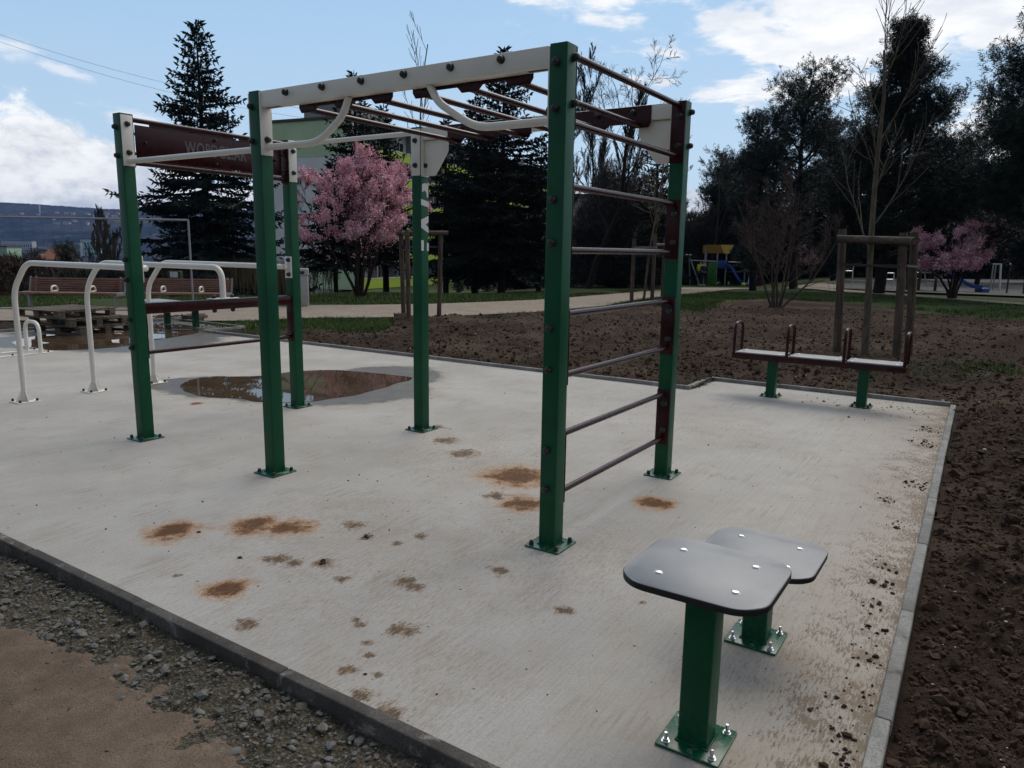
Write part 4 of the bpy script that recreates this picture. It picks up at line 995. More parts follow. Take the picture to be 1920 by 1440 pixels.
def spruce(name, label, bx, Y, tx, ty, rad, skirt, seed, mat='spruce', group=None, dens=1., gaps=0.):
    loc, H = stand(bx, Y, tx, ty); rg = np.random.default_rng(seed); t = thing(name, label, 'tree', loc, 0, group)
    tr = [((0, 0, 0), (0, 0, H*.5), .020*H*.9, .011*H), ((0, 0, H*.5), (0, 0, H*.98), .011*H, .012)]
    P, D, L, Wd = [], [], [], []; ls = []
    z = skirt
    while z < H-.12:
        f = (H-z)/(H-skirt)
        n = max(4, int(round((5+3.5*f)*dens)))
        a0 = rg.uniform(0, 6.28); wl = rg.uniform(.78, 1.12)
        for k in range(n):
            if rg.random() < gaps: continue
            a = a0+k*6.283/n+rg.normal(0, .22); br = rad*(f**.92)*wl*rg.uniform(.60, 1.14)*(1+.14*math.sin(2.3*k*6.283/n+z*1.9+seed))+.07
            rise = .42*(1-f)-.16*f+rg.normal(0, .07); zz = z+rg.uniform(-.12, .12)
            ns = max(3, int(br/.135)); s = np.linspace(0, 1, ns)
            r = br*s; h = br*(rise*s-.34*f*s*s+.30*f*s**4)
            bend = rg.normal(0, .10)*s*s
            pts = np.stack([r*np.cos(a+bend), r*np.sin(a+bend), zz+h], -1)
            for q in range(ns-1): ls.append((pts[q], pts[q+1], .020*br*(1-s[q])*.7+.006, .020*br*(1-s[q+1])*.7+.004))
            dr = np.array([math.cos(a), math.sin(a), .05]); sd = np.array([-math.sin(a), math.cos(a), 0])
            for q in range(1, ns):
                if s[q] < .16: continue
                tl = (.15+.36*br*(1-s[q])**.8*min(1, s[q]*2.2))
                for sg in (-1, 1):
                    m = 3 if tl > .5 else 2 if tl > .26 else 1
                    for e in range(m):
                        st = tl*e*.45; dd = dr*.75+sd*sg*(.75+rg.normal(0, .15))+np.array([0, 0, rg.normal(-.18, .14)])
                        P.append(pts[q]+dd*st*.62); D.append(dd+rg.normal(0, .12, 3)); L.append((tl*.46+.07)*rg.uniform(.75, 1.2)); Wd.append(rg.uniform(.026, .042))
                if rg.random() < .9:
                    P.append(pts[q]); D.append(dr*.4+np.array([0, 0, -.8])+rg.normal(0, .25, 3)); L.append(rg.uniform(.14, .34)); Wd.append(.032)
                P.append(pts[q]); D.append(dr+np.array([0, 0, .55])+rg.normal(0, .3, 3)); L.append(rg.uniform(.10, .22)); Wd.append(.030)
            P.append(pts[-1]); D.append(dr+np.array([0, 0, .35])); L.append(.26); Wd.append(.05)
        z += rg.uniform(.19, .29)*(.75+.5*f)
    P.append(np.array([0, 0, H*.97])); D.append(np.array([0, 0, 1.])); L.append(H*.03+.12); Wd.append(.035)
    V = rhombs(np.array(P), np.array(D), np.array(L), np.array(Wd), rg)
    limbs('trunk', tr, MT['bark_dark'], t, 10); limbs('branches', ls, MT['bark_dark'], t, 4); quadmesh('crown', V, MT[mat], t)
    return t
def tufts(C, rg, size, nq, wd):
    n = len(C); P = np.repeat(C, nq, 0)+rg.normal(0, size*.12, (n*nq, 3)); D = rg.normal(size=(n*nq, 3)); D[:, 2] += .35
    return P, D, size*rg.uniform(.7, 1.2, n*nq), np.full(n*nq, wd)
def shoots(C, O, rg, ln, nq, nl, wd):
    n = len(C); S = unit(unit(C-O)*.8+rg.normal(0, .45, (n, 3))+np.array([0, 0, .55])); t = rg.random((n, nq))
    P = C[:, None]+S[:, None]*(t*ln*rg.uniform(.7, 1.2, (n, 1)))[..., None]; r = rg.normal(size=(n, nq, 3)); D = unit(np.cross(S[:, None], r))+S[:, None]*.75
    return P.reshape(-1, 3), D.reshape(-1, 3), nl*rg.uniform(.7, 1.15, n*nq), np.full(n*nq, wd)
def pine(name, label, bx, Y, tx, ty, rad, z0, seed, mat='pine', shape=.6, nb=46, group=None, dens=1., lean=0., tuft=.30, upturn=.35, spread=1.):
    loc, H = stand(bx, Y, tx, ty); rg = np.random.default_rng(seed); t = thing(name, label, 'tree', loc, 0, group)
    ls = []; tr = []; O = []; n = 9; px_ = lean*np.linspace(0, 1, n)**1.4*H; zz = np.linspace(0, H*.96, n); wob = np.cumsum(rg.normal(0, .05, (n, 2)), 0); wob[0] = 0
    tp = np.stack([px_+wob[:, 0], wob[:, 1], zz], -1)
    for q in range(n-1): tr.append((tp[q], tp[q+1], .021*H*(1-q/n)**.9+.02, .021*H*(1-(q+1)/n)**.9+.02))
    C = []
    for k in range(nb):
        f = (k+rg.random())/nb; z = z0+(H-z0)*f**.9
        prof = ((1-f)**.38 if shape > .8 else math.sin(math.pi*min(1, .16+.84*(1-f)**.8*1.0))**.6 if shape > .5 else (1-f)**1.2+.05)
        br = max(.35, rad*prof*rg.uniform(.45, 1.2)); a = k*2.4+rg.normal(0, .4)
        base = np.array([np.interp(z, zz, tp[:, 0]), np.interp(z, zz, tp[:, 1]), z]); d = np.array([math.cos(a), math.sin(a), rg.uniform(.0, .35)+upturn*f])
        p = base; ns = max(3, int(br/.35)); pts = [p]
        for s in range(ns):
            d = d+rg.normal(0, .14, 3)+np.array([0, 0, .06]); d /= np.linalg.norm(d); p = p+d*br/ns; pts.append(p)
        for s in range(ns): ls.append((pts[s], pts[s+1], .024*br*(1-s/ns)+.010, .024*br*(1-(s+1)/ns)+.008))
        for s in range(1, ns+1):
            u = s/ns
            if u < .4: continue
            m = int((7+9*u)*dens); sub = pts[s]+rg.normal(0, 1, (m, 3))*np.array([.27, .27, .17])*(.6+.4*u)*min(1.35, .55+br*.33)*spread
            C.append(sub); O.append(np.repeat((pts[s-1]*.5+pts[s]*.5)[None]-np.array([0, 0, .1]), m, 0))
            for w_ in sub[::3]: ls.append((pts[s], w_, .009, .005))
    k_ = int(10*dens); C.append(tp[-1]+rg.normal(0, 1, (k_, 3))*np.array([.20, .20, .34])); O.append(np.repeat(tp[-1][None]-np.array([0, 0, .3]), k_, 0)); C = np.concatenate(C); O = np.concatenate(O)
    V = rhombs(*shoots(C, O, rg, tuft*1.15, 22, tuft*.55, .0075+.00016*Y), rg, 1)
    limbs('trunk', tr, MT['bark_dark'], t, 10); limbs('branches', ls, MT['bark_dark'], t, 4); quadmesh('crown', V, MT[mat], t)
    return t
def grow(rg, base, d, L, r, lv, maxlv, out, tips, up=.05, wander=.12, ang=.75, kids=5, ratio=.58, first=.25, rmin=.005, rr=.55):
    n = max(3, 7-lv); p = np.array(base, float); d = np.array(d, float); d /= np.linalg.norm(d); pts = [p]; ds = [d]
    for i in range(n):
        d = d+rg.normal(0, wander, 3)+np.array([0, 0, up]); d /= np.linalg.norm(d); p = p+d*L/n; pts.append(p); ds.append(d)
    end = max(rmin, r*.28)
    for i in range(n): out.append((pts[i], pts[i+1], r+(end-r)*i/n, r+(end-r)*(i+1)/n, lv))
    if lv >= maxlv: tips.append((pts, ds)); return
    for k in range(kids if lv == 0 else max(3, kids-1)):
        u = first+(1-first)*(k+rg.random()*.8)/kids; u = min(u, .98); i = min(n-1, int(u*n)); fr = u*n-i
        q = pts[i]*(1-fr)+pts[i+1]*fr; ax = np.cross(ds[i], unit(rg.normal(size=3))); ax /= max(1e-6, np.linalg.norm(ax))
        grow(rg, q, rot_about(ds[i], ax, ang*rg.uniform(.7, 1.25)), L*ratio*(1.12-.62*u)*rg.uniform(.75, 1.2), max(rmin, (r+(end-r)*u)*rr), lv+1, maxlv, out, tips, up, wander, ang, kids, ratio, .2, rmin, rr)
def bare_tree(name, label, loc, H, r, seed, mat='bark_grey', maxlv=3, group=None, stems=1, spread=.0, cat='tree', **kw):
    rg = np.random.default_rng(seed); t = thing(name, label, cat, loc, 0, group); out = []; tips = []
    for s in range(stems):
        a = 6.283*s/stems+rg.uniform(0, 1.2); sq = spread*(rg.uniform(.15, 1.) if stems > 4 else 1.); d = np.array([math.cos(a)*sq, math.sin(a)*sq, 1.]) if stems > 1 else np.array([kw.get('lean', 0.), 0, 1.])
        k = {x: y for x, y in kw.items() if x != 'lean'}
        b = np.array([math.cos(a), math.sin(a), 0])*(.10 if stems > 1 else 0)
        grow(rg, b, d, H*rg.uniform(.8, 1.0) if stems > 1 else H, r*rg.uniform(.7, 1), 0, maxlv, out, tips, **k)
    big = [o[:4] for o in out if o[4] == 0]; sm = [o[:4] for o in out if o[4] > 0]
    limbs('trunk', big, MT[mat], t, 9); limbs('branches', sm, MT[mat], t, 4)
    return t, tips, out
def cherry(name, label, bx, Y, H, rad, seed, nfl, maxlv=3):
    p = AT(bx, 540, Y); loc = (p.x, Y, hz(p.x, Y)-.03)
    t, tips, out = bare_tree(name, label, loc, H*.80, .058, seed, 'bark_cherry', maxlv, 'pink cherry trees in blossom', stems=9, spread=rad/H*.95, up=.025, wander=.11, ang=.72, kids=8, ratio=.46, first=.30, rmin=.005, rr=.46)
    rg = np.random.default_rng(seed+1); C = []
    for o in out:
        if o[4] == 0: 
            if o[1][2] < H*.55: continue
        a, b = np.array(o[0]), np.array(o[1]); n = max(1, int(np.linalg.norm(b-a)/.030))
        if min(a[2], b[2]) < H*.34: n = int(n*.10+rg.random()*.9)
        C.append(a+(b-a)*rg.random((n, 1))+rg.normal(0, .035, (n, 3)))
    C = np.concatenate(C); C = C[fbm(C[:, 0]*2.1+C[:, 1]*1.3, C[:, 2]*2.1+C[:, 1]*.7, 3, seed) > .385]; C = C[rg.permutation(len(C))[:nfl]]
    n = len(C)*5; P = np.repeat(C, 5, 0)+rg.normal(0, .04, (n, 3)); V = rhombs(P, rg.normal(size=(n, 3)), rg.uniform(.035, .07, n), rg.uniform(.016, .028, n), rg, 1, .5)
    quadmesh('blossom', V, MT['blossom'], t); return t
# conifers round the lawn
G_SP = 'spruces on the lawn'
spruce('spruce_tree', 'tall blue-green spruce with pointed top left of the frame, behind the slatted benches', 395, 31, 391, 38, 3.9, .9, 1, group=G_SP, dens=1.15)
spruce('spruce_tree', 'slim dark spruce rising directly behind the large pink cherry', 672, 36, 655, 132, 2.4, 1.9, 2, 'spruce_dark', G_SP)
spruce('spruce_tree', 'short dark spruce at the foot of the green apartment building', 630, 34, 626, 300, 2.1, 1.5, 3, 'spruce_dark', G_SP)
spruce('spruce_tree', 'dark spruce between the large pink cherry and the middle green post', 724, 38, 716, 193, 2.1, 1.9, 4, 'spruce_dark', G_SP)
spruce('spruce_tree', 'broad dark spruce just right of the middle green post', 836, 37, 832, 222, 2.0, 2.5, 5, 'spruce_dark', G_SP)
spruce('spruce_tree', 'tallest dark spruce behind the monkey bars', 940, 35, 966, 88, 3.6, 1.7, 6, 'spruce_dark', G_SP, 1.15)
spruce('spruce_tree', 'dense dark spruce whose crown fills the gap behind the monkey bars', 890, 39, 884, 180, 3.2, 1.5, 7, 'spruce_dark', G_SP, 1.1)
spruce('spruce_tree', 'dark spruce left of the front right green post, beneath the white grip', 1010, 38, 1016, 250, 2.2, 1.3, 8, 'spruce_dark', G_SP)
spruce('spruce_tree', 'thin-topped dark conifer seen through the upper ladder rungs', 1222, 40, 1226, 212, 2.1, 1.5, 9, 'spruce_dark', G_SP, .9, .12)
G_PI = 'pines at the edge of the park'
pine('pine_tree', 'pale green pine with open top, left of the darker pine', 1488, 40, 1500, 172, 2.6, 2.3, 21, 'pine_mid', group=G_PI, nb=50, dens=1.25)
pine('pine_tree', 'bushy green pine, lowest and leftmost of the pines', 1412, 42, 1410, 232, 1.9, .8, 22, 'pine_mid', group=G_PI, nb=46, dens=1.5)
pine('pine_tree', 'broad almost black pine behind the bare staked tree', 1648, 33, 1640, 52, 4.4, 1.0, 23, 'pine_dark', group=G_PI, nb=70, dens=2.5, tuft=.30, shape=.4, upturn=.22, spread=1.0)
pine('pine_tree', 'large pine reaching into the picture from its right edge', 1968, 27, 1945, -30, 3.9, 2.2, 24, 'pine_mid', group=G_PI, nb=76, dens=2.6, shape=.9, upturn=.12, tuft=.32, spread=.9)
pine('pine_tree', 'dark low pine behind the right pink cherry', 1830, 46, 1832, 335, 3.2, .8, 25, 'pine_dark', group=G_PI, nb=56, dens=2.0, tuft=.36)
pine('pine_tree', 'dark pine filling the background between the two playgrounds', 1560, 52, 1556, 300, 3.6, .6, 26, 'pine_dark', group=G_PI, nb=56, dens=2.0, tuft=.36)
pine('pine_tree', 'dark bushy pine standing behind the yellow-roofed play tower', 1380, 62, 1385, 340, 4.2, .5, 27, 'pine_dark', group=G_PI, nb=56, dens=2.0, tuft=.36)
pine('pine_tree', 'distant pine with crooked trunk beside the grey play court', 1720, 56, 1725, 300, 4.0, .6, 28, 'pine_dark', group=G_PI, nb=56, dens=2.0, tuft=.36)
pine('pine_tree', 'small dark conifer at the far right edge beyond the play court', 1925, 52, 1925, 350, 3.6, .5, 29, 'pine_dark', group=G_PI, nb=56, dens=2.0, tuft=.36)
# evergreen thicket closing the view behind the playground
def thicket(label, px0, px1, Y, top, seed, mat='shrub', n=2600, thick=2.5, name='evergreen_hedge', cat='hedge', group=None, tuft=.42, wd=.045):
    rg = np.random.default_rng(seed); a, b = AT(px0, 520, Y), AT(px1, 520, Y); t = thing(name, label, cat, (a.x, Y, hz(a.x, Y)-.1), 0, group)
    Lx = b.x-a.x; u = rg.random(n); zt = AT((px0+px1)/2, top, Y).z-hz(a.x, Y)
    prof = zt*(.62+.75*(fbm(u*Lx*.45, u*0+seed, 4, seed)-.25)); z = prof*rg.random(n)**.62
    C = np.stack([u*Lx, rg.normal(0, thick*.4, n), z], -1)
    V = rhombs(*tufts(C, rg, tuft, 12, wd), rg, 1); quadmesh('foliage', V, MT[mat], t)
    ls = []
    for k in range(max(6, int(Lx/1.2))):
        x = rg.uniform(0, Lx); y = rg.normal(0, thick*.3); h = np.interp(x/Lx, np.sort(u), prof[np.argsort(u)])*.8; ls.append(((x, y, 0), (x+rg.normal(0, .2), y, h), .06, .02))
    limbs('stems', ls, MT['bark_dark'], t, 5); return t
thicket('dark evergreen hedge behind the swings and the play tower', 1235, 1480, 64, 372, 41, n=9000, group='evergreen hedges behind the playgrounds')
thicket('dark evergreen hedge behind the grey play court', 1470, 1990, 66, 368, 42, n=16000, group='evergreen hedges behind the playgrounds')
thicket('dim evergreen hedge beyond the lawn, seen through the ladder', 1085, 1260, 62, 430, 43, n=4500, group='evergreen hedges behind the playgrounds')
shrub_mass_late = [('dark leafless thicket behind the fence, seen through the ladder rungs', 1052, 1250, 46, 318, 45, 'twig_dark', 3600), ('dark leafless thicket left of the play tower', 1262, 1330, 60, 385, 46, 'twig_dark', 1500)]
thicket('low dark shrubs under the spruces behind the tallest spruce', 850, 1075, 48, 452, 44, n=900, thick=1.2, group='evergreen hedges behind the playgrounds')
# bare trees
bl = lambda px, Y: (AT(px, 540, Y).x, Y, hz(AT(px, 540, Y).x, Y)-.05)
bare_tree('young_tree', 'bare young tree standing in the timber guard behind the maroon bench', (5.80, 12.10, 0), 4.7, .078, 51, 'bark_young', 2, 'bare young trees in timber guards', up=.075, wander=.06, ang=.62, kids=11, ratio=.46, first=.34, rmin=.0042, rr=.32, lean=.0)
bare_tree('young_tree', 'bare slender tree rising above the white beam, in the guard by the cherry', (-2.05, 16.9, 0), 6.0, .045, 52, 'bark_young', 2, 'bare young trees in timber guards', up=.085, wander=.05, ang=.5, kids=8, ratio=.32, first=.42, rmin=.005, rr=.38, lean=-.045)
bare_tree('young_tree', 'thin bare tree in the guard beside the path, seen through the ladder', (4.42, 25.2, 0), 5.6, .05, 53, 'bark_young', 2, 'bare young trees in timber guards', up=.08, wander=.06, ang=.6, kids=11, ratio=.42, first=.3, rmin=.010, rr=.5)
G_B = 'bare trees beyond the path'
bare_tree('bare_tree', 'large bare forked tree with fine twigs behind the top ladder rungs', bl(1104, 42), 11.2, .22, 54, 'bark_dark', 4, G_B, up=.03, wander=.13, ang=.72, kids=7, ratio=.52, first=.30, rmin=.0065, rr=.46, lean=.10)
bare_tree('bare_tree', 'bare tree whose trunk forks low behind the fence, right of the large bare tree', bl(1150, 50), 8.5, .15, 55, 'bark_dark', 4, G_B, up=.03, wander=.14, ang=.75, kids=7, ratio=.52, first=.25, rmin=.0075, rr=.46)
bare_tree('poplar_tree', 'narrow bare poplar with upright branches just right of the front green post', bl(1092, 55), 14.0, .16, 56, 'bark_dark', 3, G_B, up=.10, wander=.05, ang=.38, kids=20, ratio=.36, first=.12, rmin=.008, rr=.34)
bare_tree('poplar_tree', 'slim bare poplar between the large forked tree and the thin-topped conifer', bl(1165, 56), 12.4, .14, 156, 'bark_dark', 3, G_B, up=.10, wander=.05, ang=.40, kids=20, ratio=.36, first=.12, rmin=.009, rr=.34)
bare_tree('poplar_tree', 'bare poplar left of the front right green post, behind the tallest spruce', bl(1052, 54), 13.4, .15, 157, 'bark_dark', 3, G_B, up=.10, wander=.05, ang=.40, kids=20, ratio=.36, first=.12, rmin=.009, rr=.34)
spruce('spruce_tree', 'low dark spruce behind the fence, between bare trunks seen through the ladder', 1140, 54, 1142, 330, 3.0, .8, 109, 'spruce_dark', G_SP)
bare_tree('bare_tree', 'rounded grey bare tree behind the far right green post', bl(1318, 60), 9.2, .16, 57, 'bark_grey', 4, G_B, stems=4, spread=.35, up=.05, wander=.10, ang=.55, kids=7, ratio=.52, first=.2, rmin=.009, rr=.46)
bare_tree('bare_tree', 'thin bare tree against the sky between pine and rounded bare tree', bl(1360, 66), 7.4, .12, 58, 'bark_grey', 3, G_B, stems=3, spread=.3, up=.05, wander=.10, ang=.55, kids=9, ratio=.52, first=.2, rmin=.010, rr=.46)
bare_tree('bare_shrub', 'leafless multi-stemmed reddish shrub on the soil behind the maroon bench', bl(1458, 22.5), 3.75, .042, 59, 'bark_red', 3, None, stems=8, spread=.62, up=.025, wander=.08, ang=.6, kids=6, ratio=.50, first=.22, rmin=.0045, rr=.44, cat='shrub')
for k, (px, Y, h) in enumerate(((585, 46, 2.6), (606, 45, 2.9), (622, 46, 2.2))):
    bare_tree('bare_shrub', ['bare shrub by the grey wall, nearest the litter bin', 'tallest bare shrub against the grey apartment wall', 'low bare shrub against the wall beside the short spruce'][k], bl(px, Y), h, .022, 60+k, 'bark_grey', 2, 'bare shrubs against the apartment wall', stems=6, spread=.3, up=.05, wander=.05, ang=.4, kids=5, ratio=.5, rmin=.011, cat='shrub')
cherry('cherry_tree', 'large pink blossoming cherry tree on the lawn behind the frame', 676, 24.7, 5.5, 2.4, 71, 15000)
cherry('cherry_tree', 'smaller pink blossoming cherry beside the play court at right', 1788, 29.5, 3.6, 1.6, 72, 8500)
cherry('cherry_tree', 'faint distant pink cherry in shade behind the bare reddish shrub', 1520, 56, 3.3, 2.0, 73, 320, 2)
# dry reeds and shrubs behind the benches, conifer, poplars and thickets on the slope
def reeds(label, px0, px1, Y, h, seed, n):
    rg = np.random.default_rng(seed); a, b = AT(px0, 540, Y), AT(px1, 540, Y); t = thing('dry_hedge', label, 'hedge', (a.x, Y, hz(a.x, Y)-.1), 0, 'dry hedges behind the slatted benches')
    x = rg.uniform(0, b.x-a.x, n); P = np.stack([x, rg.normal(0, .35, n), np.zeros(n)], -1); D = rg.normal(0, .10, (n, 3)); D[:, 2] = 1
    quadmesh('foliage', rhombs(P, D, h*rg.uniform(.65, 1.1, n), np.full(n, .014), rg, 1, .6), MT['reed'], t)
    ls = [((q[0], q[1], 0), (q[0]+rg.normal(0, .1), q[1], h*.8), .012, .006) for q in P[::25]]; limbs('stems', ls, MT['bark_grey'], t, 4)
reeds('straw-coloured dry hedge right of the slatted benches', 405, 560, 29.5, 1.62, 81, 3600)
reeds('straw-coloured dry hedge behind the bench with white dip bars in front', 225, 404, 30.0, 1.45, 82, 3200)
def slope_stand(px, Y, top): p = AT(px, 500, Y); z = hz(p.x, Y); return (p.x, Y, z-.1), AT(px, top, Y).z-z
def shrub_mass(label, px0, px1, Y, top, seed, mat, n, group=None):
    rg = np.random.default_rng(seed); a, b = AT(px0, 500, Y), AT(px1, 500, Y); t = thing('shrub', label, 'shrub', (a.x, Y, hz((a.x+b.x)/2, Y)-.1), 0, group)
    zt = AT((px0+px1)/2, top, Y).z-hz((a.x+b.x)/2, Y); Lx = b.x-a.x; th = rg.uniform(0, math.pi, n); rr = rg.random(n)**.45
    C = np.stack([Lx/2+np.cos(th)*rr*Lx/2, rg.normal(0, 1.0, n), np.sin(th)*rr*zt*(.8+.3*vnoise(np.cos(th)*4, th*0+seed, seed))], -1)
    P, D, L, Wd = tufts(C, rg, .55, 7, .016); D[:, 2] += .8
    quadmesh('twigs', rhombs(P, D, L, Wd, rg, 1), MT[mat], t)
    limbs('stems', [((Lx/2, 0, 0), tuple(C[i]), .03, .008) for i in range(0, n, 30)], MT['bark_dark'], t, 4)
MT['twig_dark'] = leafy('dark_bare_twigs', (.014, .011, .009), (.026, .021, .017), (.045, .036, .028), .6)
for q in shrub_mass_late: shrub_mass(*q, 'dark leafless thickets beyond the lawn')
shrub_mass('rust-brown leafless shrub at the left edge of the picture', -70, 70, 30, 485, 91, 'rust_shrub', 1700, 'leafless shrubs beyond the slatted benches')
shrub_mass('brown leafless shrub behind the left slatted bench', 40, 170, 33, 512, 92, 'rust_shrub', 1300, 'leafless shrubs beyond the slatted benches')
shrub_mass('dark green rounded shrub behind the pallets and bench', 90, 290, 29, 520, 93, 'shrub', 1700)
l, h = slope_stand(132, 44, 466)
def pine_at(label, l, h, rad, seed): 
    global stand
    s0 = stand; stand = lambda *a: (l, h); pine('pine_tree', label, 0, 0, 0, 0, rad, h*.3, seed, 'pine_dark', group=G_PI, nb=26, dens=1.0, shape=.4); stand = s0
pine_at('small dark pine poking above the left slatted bench', l, h, 1.5, 94)
l, h = slope_stand(66, 70, 470); pine_at('tiny dark pine far down the slope at left', l, h, 1.8, 95)
for k, (px, Y, top) in enumerate(((196, 62, 416), (222, 64, 424), (180, 66, 440), (240, 60, 436))):
    l, h = slope_stand(px, Y, top)
    bare_tree('poplar_tree', ['tallest bare poplar left of the front left green post', 'bare poplar touching the front left green post', 'short bare poplar, leftmost of the distant poplars', 'bare poplar hidden mostly by the front left green post'][k], l, h, .13, 96+k, 'bark_grey', 3, 'bare poplars on the slope', up=.13, wander=.05, ang=.38, kids=16, ratio=.36, first=.15, rmin=.018, rr=.42)
# ------------------------------------------------------------------ apartment building behind the cherry
MT['wall_green'] = paint('pale_green_render', (.50, .63, .42), .85, .07, .5); MT['wall_grey'] = paint('grey_white_render', (.72, .72, .76), .85, .06, .5)
MT['lime'] = paint('lime_balcony_panel', (.34, .46, .022), .55, .07, .6); MT['concrete_slab'] = paint('facade_concrete', (.27, .27, .27), .85, .1, .7)
MT['win_frame'] = paint('white_window_frame', (.55, .55, .55), .5, .05); MT['roof_dark'] = paint('dark_roof_edge', (.06, .055, .05), .7, .1)
def glassm():
    m = NT('window_glass'); f = m.noise(m.obj(), .7, 2)
    return m.set(m.mix(m.ramp(f, .3, .7), (.012, .014, .017), (.05, .052, .055)), .08, .5)
MT['glass'] = glassm()
K = AT(668, 540, 84); zb = hz(K.x, 84)-.05; HB = AT(668, 221, 84).z-zb; LB = 62.; DB = 13.6; NB = 14; BW = LB/NB
bld = thing('apartment_building', 'long apartment block with pale green end wall and lime green balconies behind the trees', 'building', (K.x, 84, zb), math.atan2(.917, .40))
mb = MB(); mb.box(0, LB, 1.45, DB, 0, HB-.02); part('wall', mb, MT['wall_grey'], bld)
for x in (0, LB-.3):
    mb = MB(); mb.box(x, x+.3, 0, 1.449, 0, HB-.02); part('end_wall', mb, MT['wall_grey'], bld)
for (z0, z1) in ((HB-3.9, HB-.01), (0, 3.0)):
    mb = MB(); mb.box(-.03, -.001, -.0, DB, z0, z1); part('wall_panel', mb, MT['wall_green'], bld)
mb = MB(); mb.box(-.2, LB+.2, -.45, DB+.2, HB, HB+.3); rf = part('roof', mb, MT['roof_dark'], bld)
for (x0, x1, y0, y1, h) in ((1.6, 10.5, 2.4, 7.8, 2.2), (27, 33, 4, 9, 3.2)):
    mb = MB(); mb.box(x0, x1, y0, y1, HB+.3, HB+h); mb.box(x0-.15, x1+.15, y0-.15, y1+.15, HB+h, HB+h+.15); part('stair_head', mb, MT['concrete_slab'], rf)
mb = MB(); mb.tube([(.4, 11.5, HB+.3), (.4, 11.5, HB+1.2)], .08, 8); part('roof_vent', mb, MT['galv'], rf)
def window_meshes():
    mb = MB()
    for (x0, x1, z0, z1) in ((-1.45, 1.45, 0, .08), (-1.45, 1.45, 1.42, 1.5), (-1.45, -1.37, .08, 1.42), (1.37, 1.45, .08, 1.42), (-.52, -.44, .08, 1.42), (.44, .52, .08, 1.42)): mb.box(x0, x1, -.08, 0, z0, z1)
    f = mb.mesh('window', MT['win_frame'])
    mb = MB(); mb.box(-1.37, 1.37, -.04, -.014, .08, 1.42); return f, mb.mesh('pane', MT['glass'])
WF, WP = window_meshes()
ST = 2.98
for k in range(6):
    z = k*ST+.02
    mb = MB(); mb.box(.31, LB-.31, .03, 1.449, max(.0, z-.18), z); part('balcony_slab', mb, MT['concrete_slab'], bld)
    mb = MB(); mb.box(.31, LB-.31, -.05, .02, z+.01, z+1.12); b_ = part('balcony_parapet', mb, MT['lime'], bld)
    mb = MB(); mb.box(.31, LB-.31, -.08, .04, z+1.123, z+1.22); part('handrail', mb, MT['win_frame'], b_)
    for i in range(NB):
        o = place('window', WF, bld); o.location = ((i+.5)*BW, 1.447, z+1.1); place('pane', WP, o)
for i in range(NB-1):
    mb = MB(); mb.box((i+1)*BW-.07, (i+1)*BW+.07, .06, 1.44, .1, HB-.03); part('partition', mb, MT['concrete_slab'], bld)
for z in (HB-2.9, HB-6.9, HB-10.9, HB-14.9):
    o = place('window', WF, bld); o.location = (-.034, 7.6, z); o.rotation_euler = (0, 0, R(-90)); o.scale = (.36, 1, .55); place('pane', WP, o)
# pale block glimpsed between the bare trees
def far_block(label, px0, px1, ytop, Y, dep, wallm, floors, cols, zbase, group=None, fl=1., name='apartment_building', cat='building', rz=0.):
    a, b = AT(px0, 470, Y), AT(px1, 470, Y); h = AT((px0+px1)/2, ytop, Y).z-zbase; Lx = b.x-a.x
    t = thing(name, label, cat, (a.x, Y, zbase), rz, group)
    mb = MB(); mb.box(0, Lx, 0, dep, 0, h); part('wall', mb, MT[wallm], t); mb = MB(); mb.box(-.3, Lx+.3, -.3, dep+.3, h, h+.025*h+.2); part('roof', mb, MT['roof_dark'] if floors else MT['roof_tile'], t)
    me = None
    for i in range(cols):
        for k in range(floors):
            w_, hh = Lx/cols*.5, h/(floors+.6)*.42
            if me is None: mb = MB(); mb.box(-w_/2, w_/2, -.06, -.005, 0, hh); me = mb.mesh('window', MT['glass'])
            place('window', me, t).location = (Lx*(i+.5)/cols, 0, h*(k+.55)/(floors+.6))
    return t
MT['wall_pale'] = paint('pale_render', (.26, .24, .21), .85, .08, .3); MT['wall_white'] = paint('white_render', (.42, .42, .42), .85, .05, .3); MT['wall_mint'] = paint('mint_render', (.33, .47, .34), .85, .05, .3)
MT['roof_tile'] = paint('orange_roof_tiles', (.20, .075, .035), .8, .2, .8)
far_block('pale apartment block glimpsed between bare trees through the ladder', 1075, 1250, 372, 92, 10, 'wall_pale', 4, 9, -2.2)
# ------------------------------------------------------------------ picket fence, playgrounds, people
t = thing('picket_fence', 'low grey picket fence beyond the lawn, seen through the ladder rungs', 'fence', (AT(1098, 520, 52).x, 52, hz(5, 52)-.05), 0)
Lf = AT(1262, 520, 52).x-AT(1098, 520, 52).x
mb = MB()
for k in range(int(Lf/.16)): mb.box(k*.16, k*.16+.07, -.012, .012, .06, .78)
part('pickets', mb, MT['grey_paint'], t); mb = MB(); mb.box(0, Lf, .013, .04, .18, .24); mb.box(0, Lf, .013, .04, .58, .64); part('rail', mb, MT['galv'], t)
MT['play_blue'] = paint('blue_plastic', (.015, .07, .30), .35, .1); MT['play_green'] = paint('green_plastic', (.035, .16, .02), .5, .1); MT['play_yellow'] = paint('yellow_panel', (.72, .50, .10), .5, .06)
MT['play_orange'] = paint('orange_panel', (.30, .15, .02), .5, .08); MT['play_red'] = paint('red_panel', (.16, .02, .012), .5, .1)
YP = 56.; zp = hz(AT(1370, 535, YP).x, YP); ox = AT(1343, 535, YP).x; PXM = YP/FPX*1.005
t = thing('play_tower', 'climbing tower with yellow and orange roof panels, green wall and blue slides', 'playground equipment', (ox, YP, zp-.02), R(-6))
X = lambda px: (px-1343)*PXM
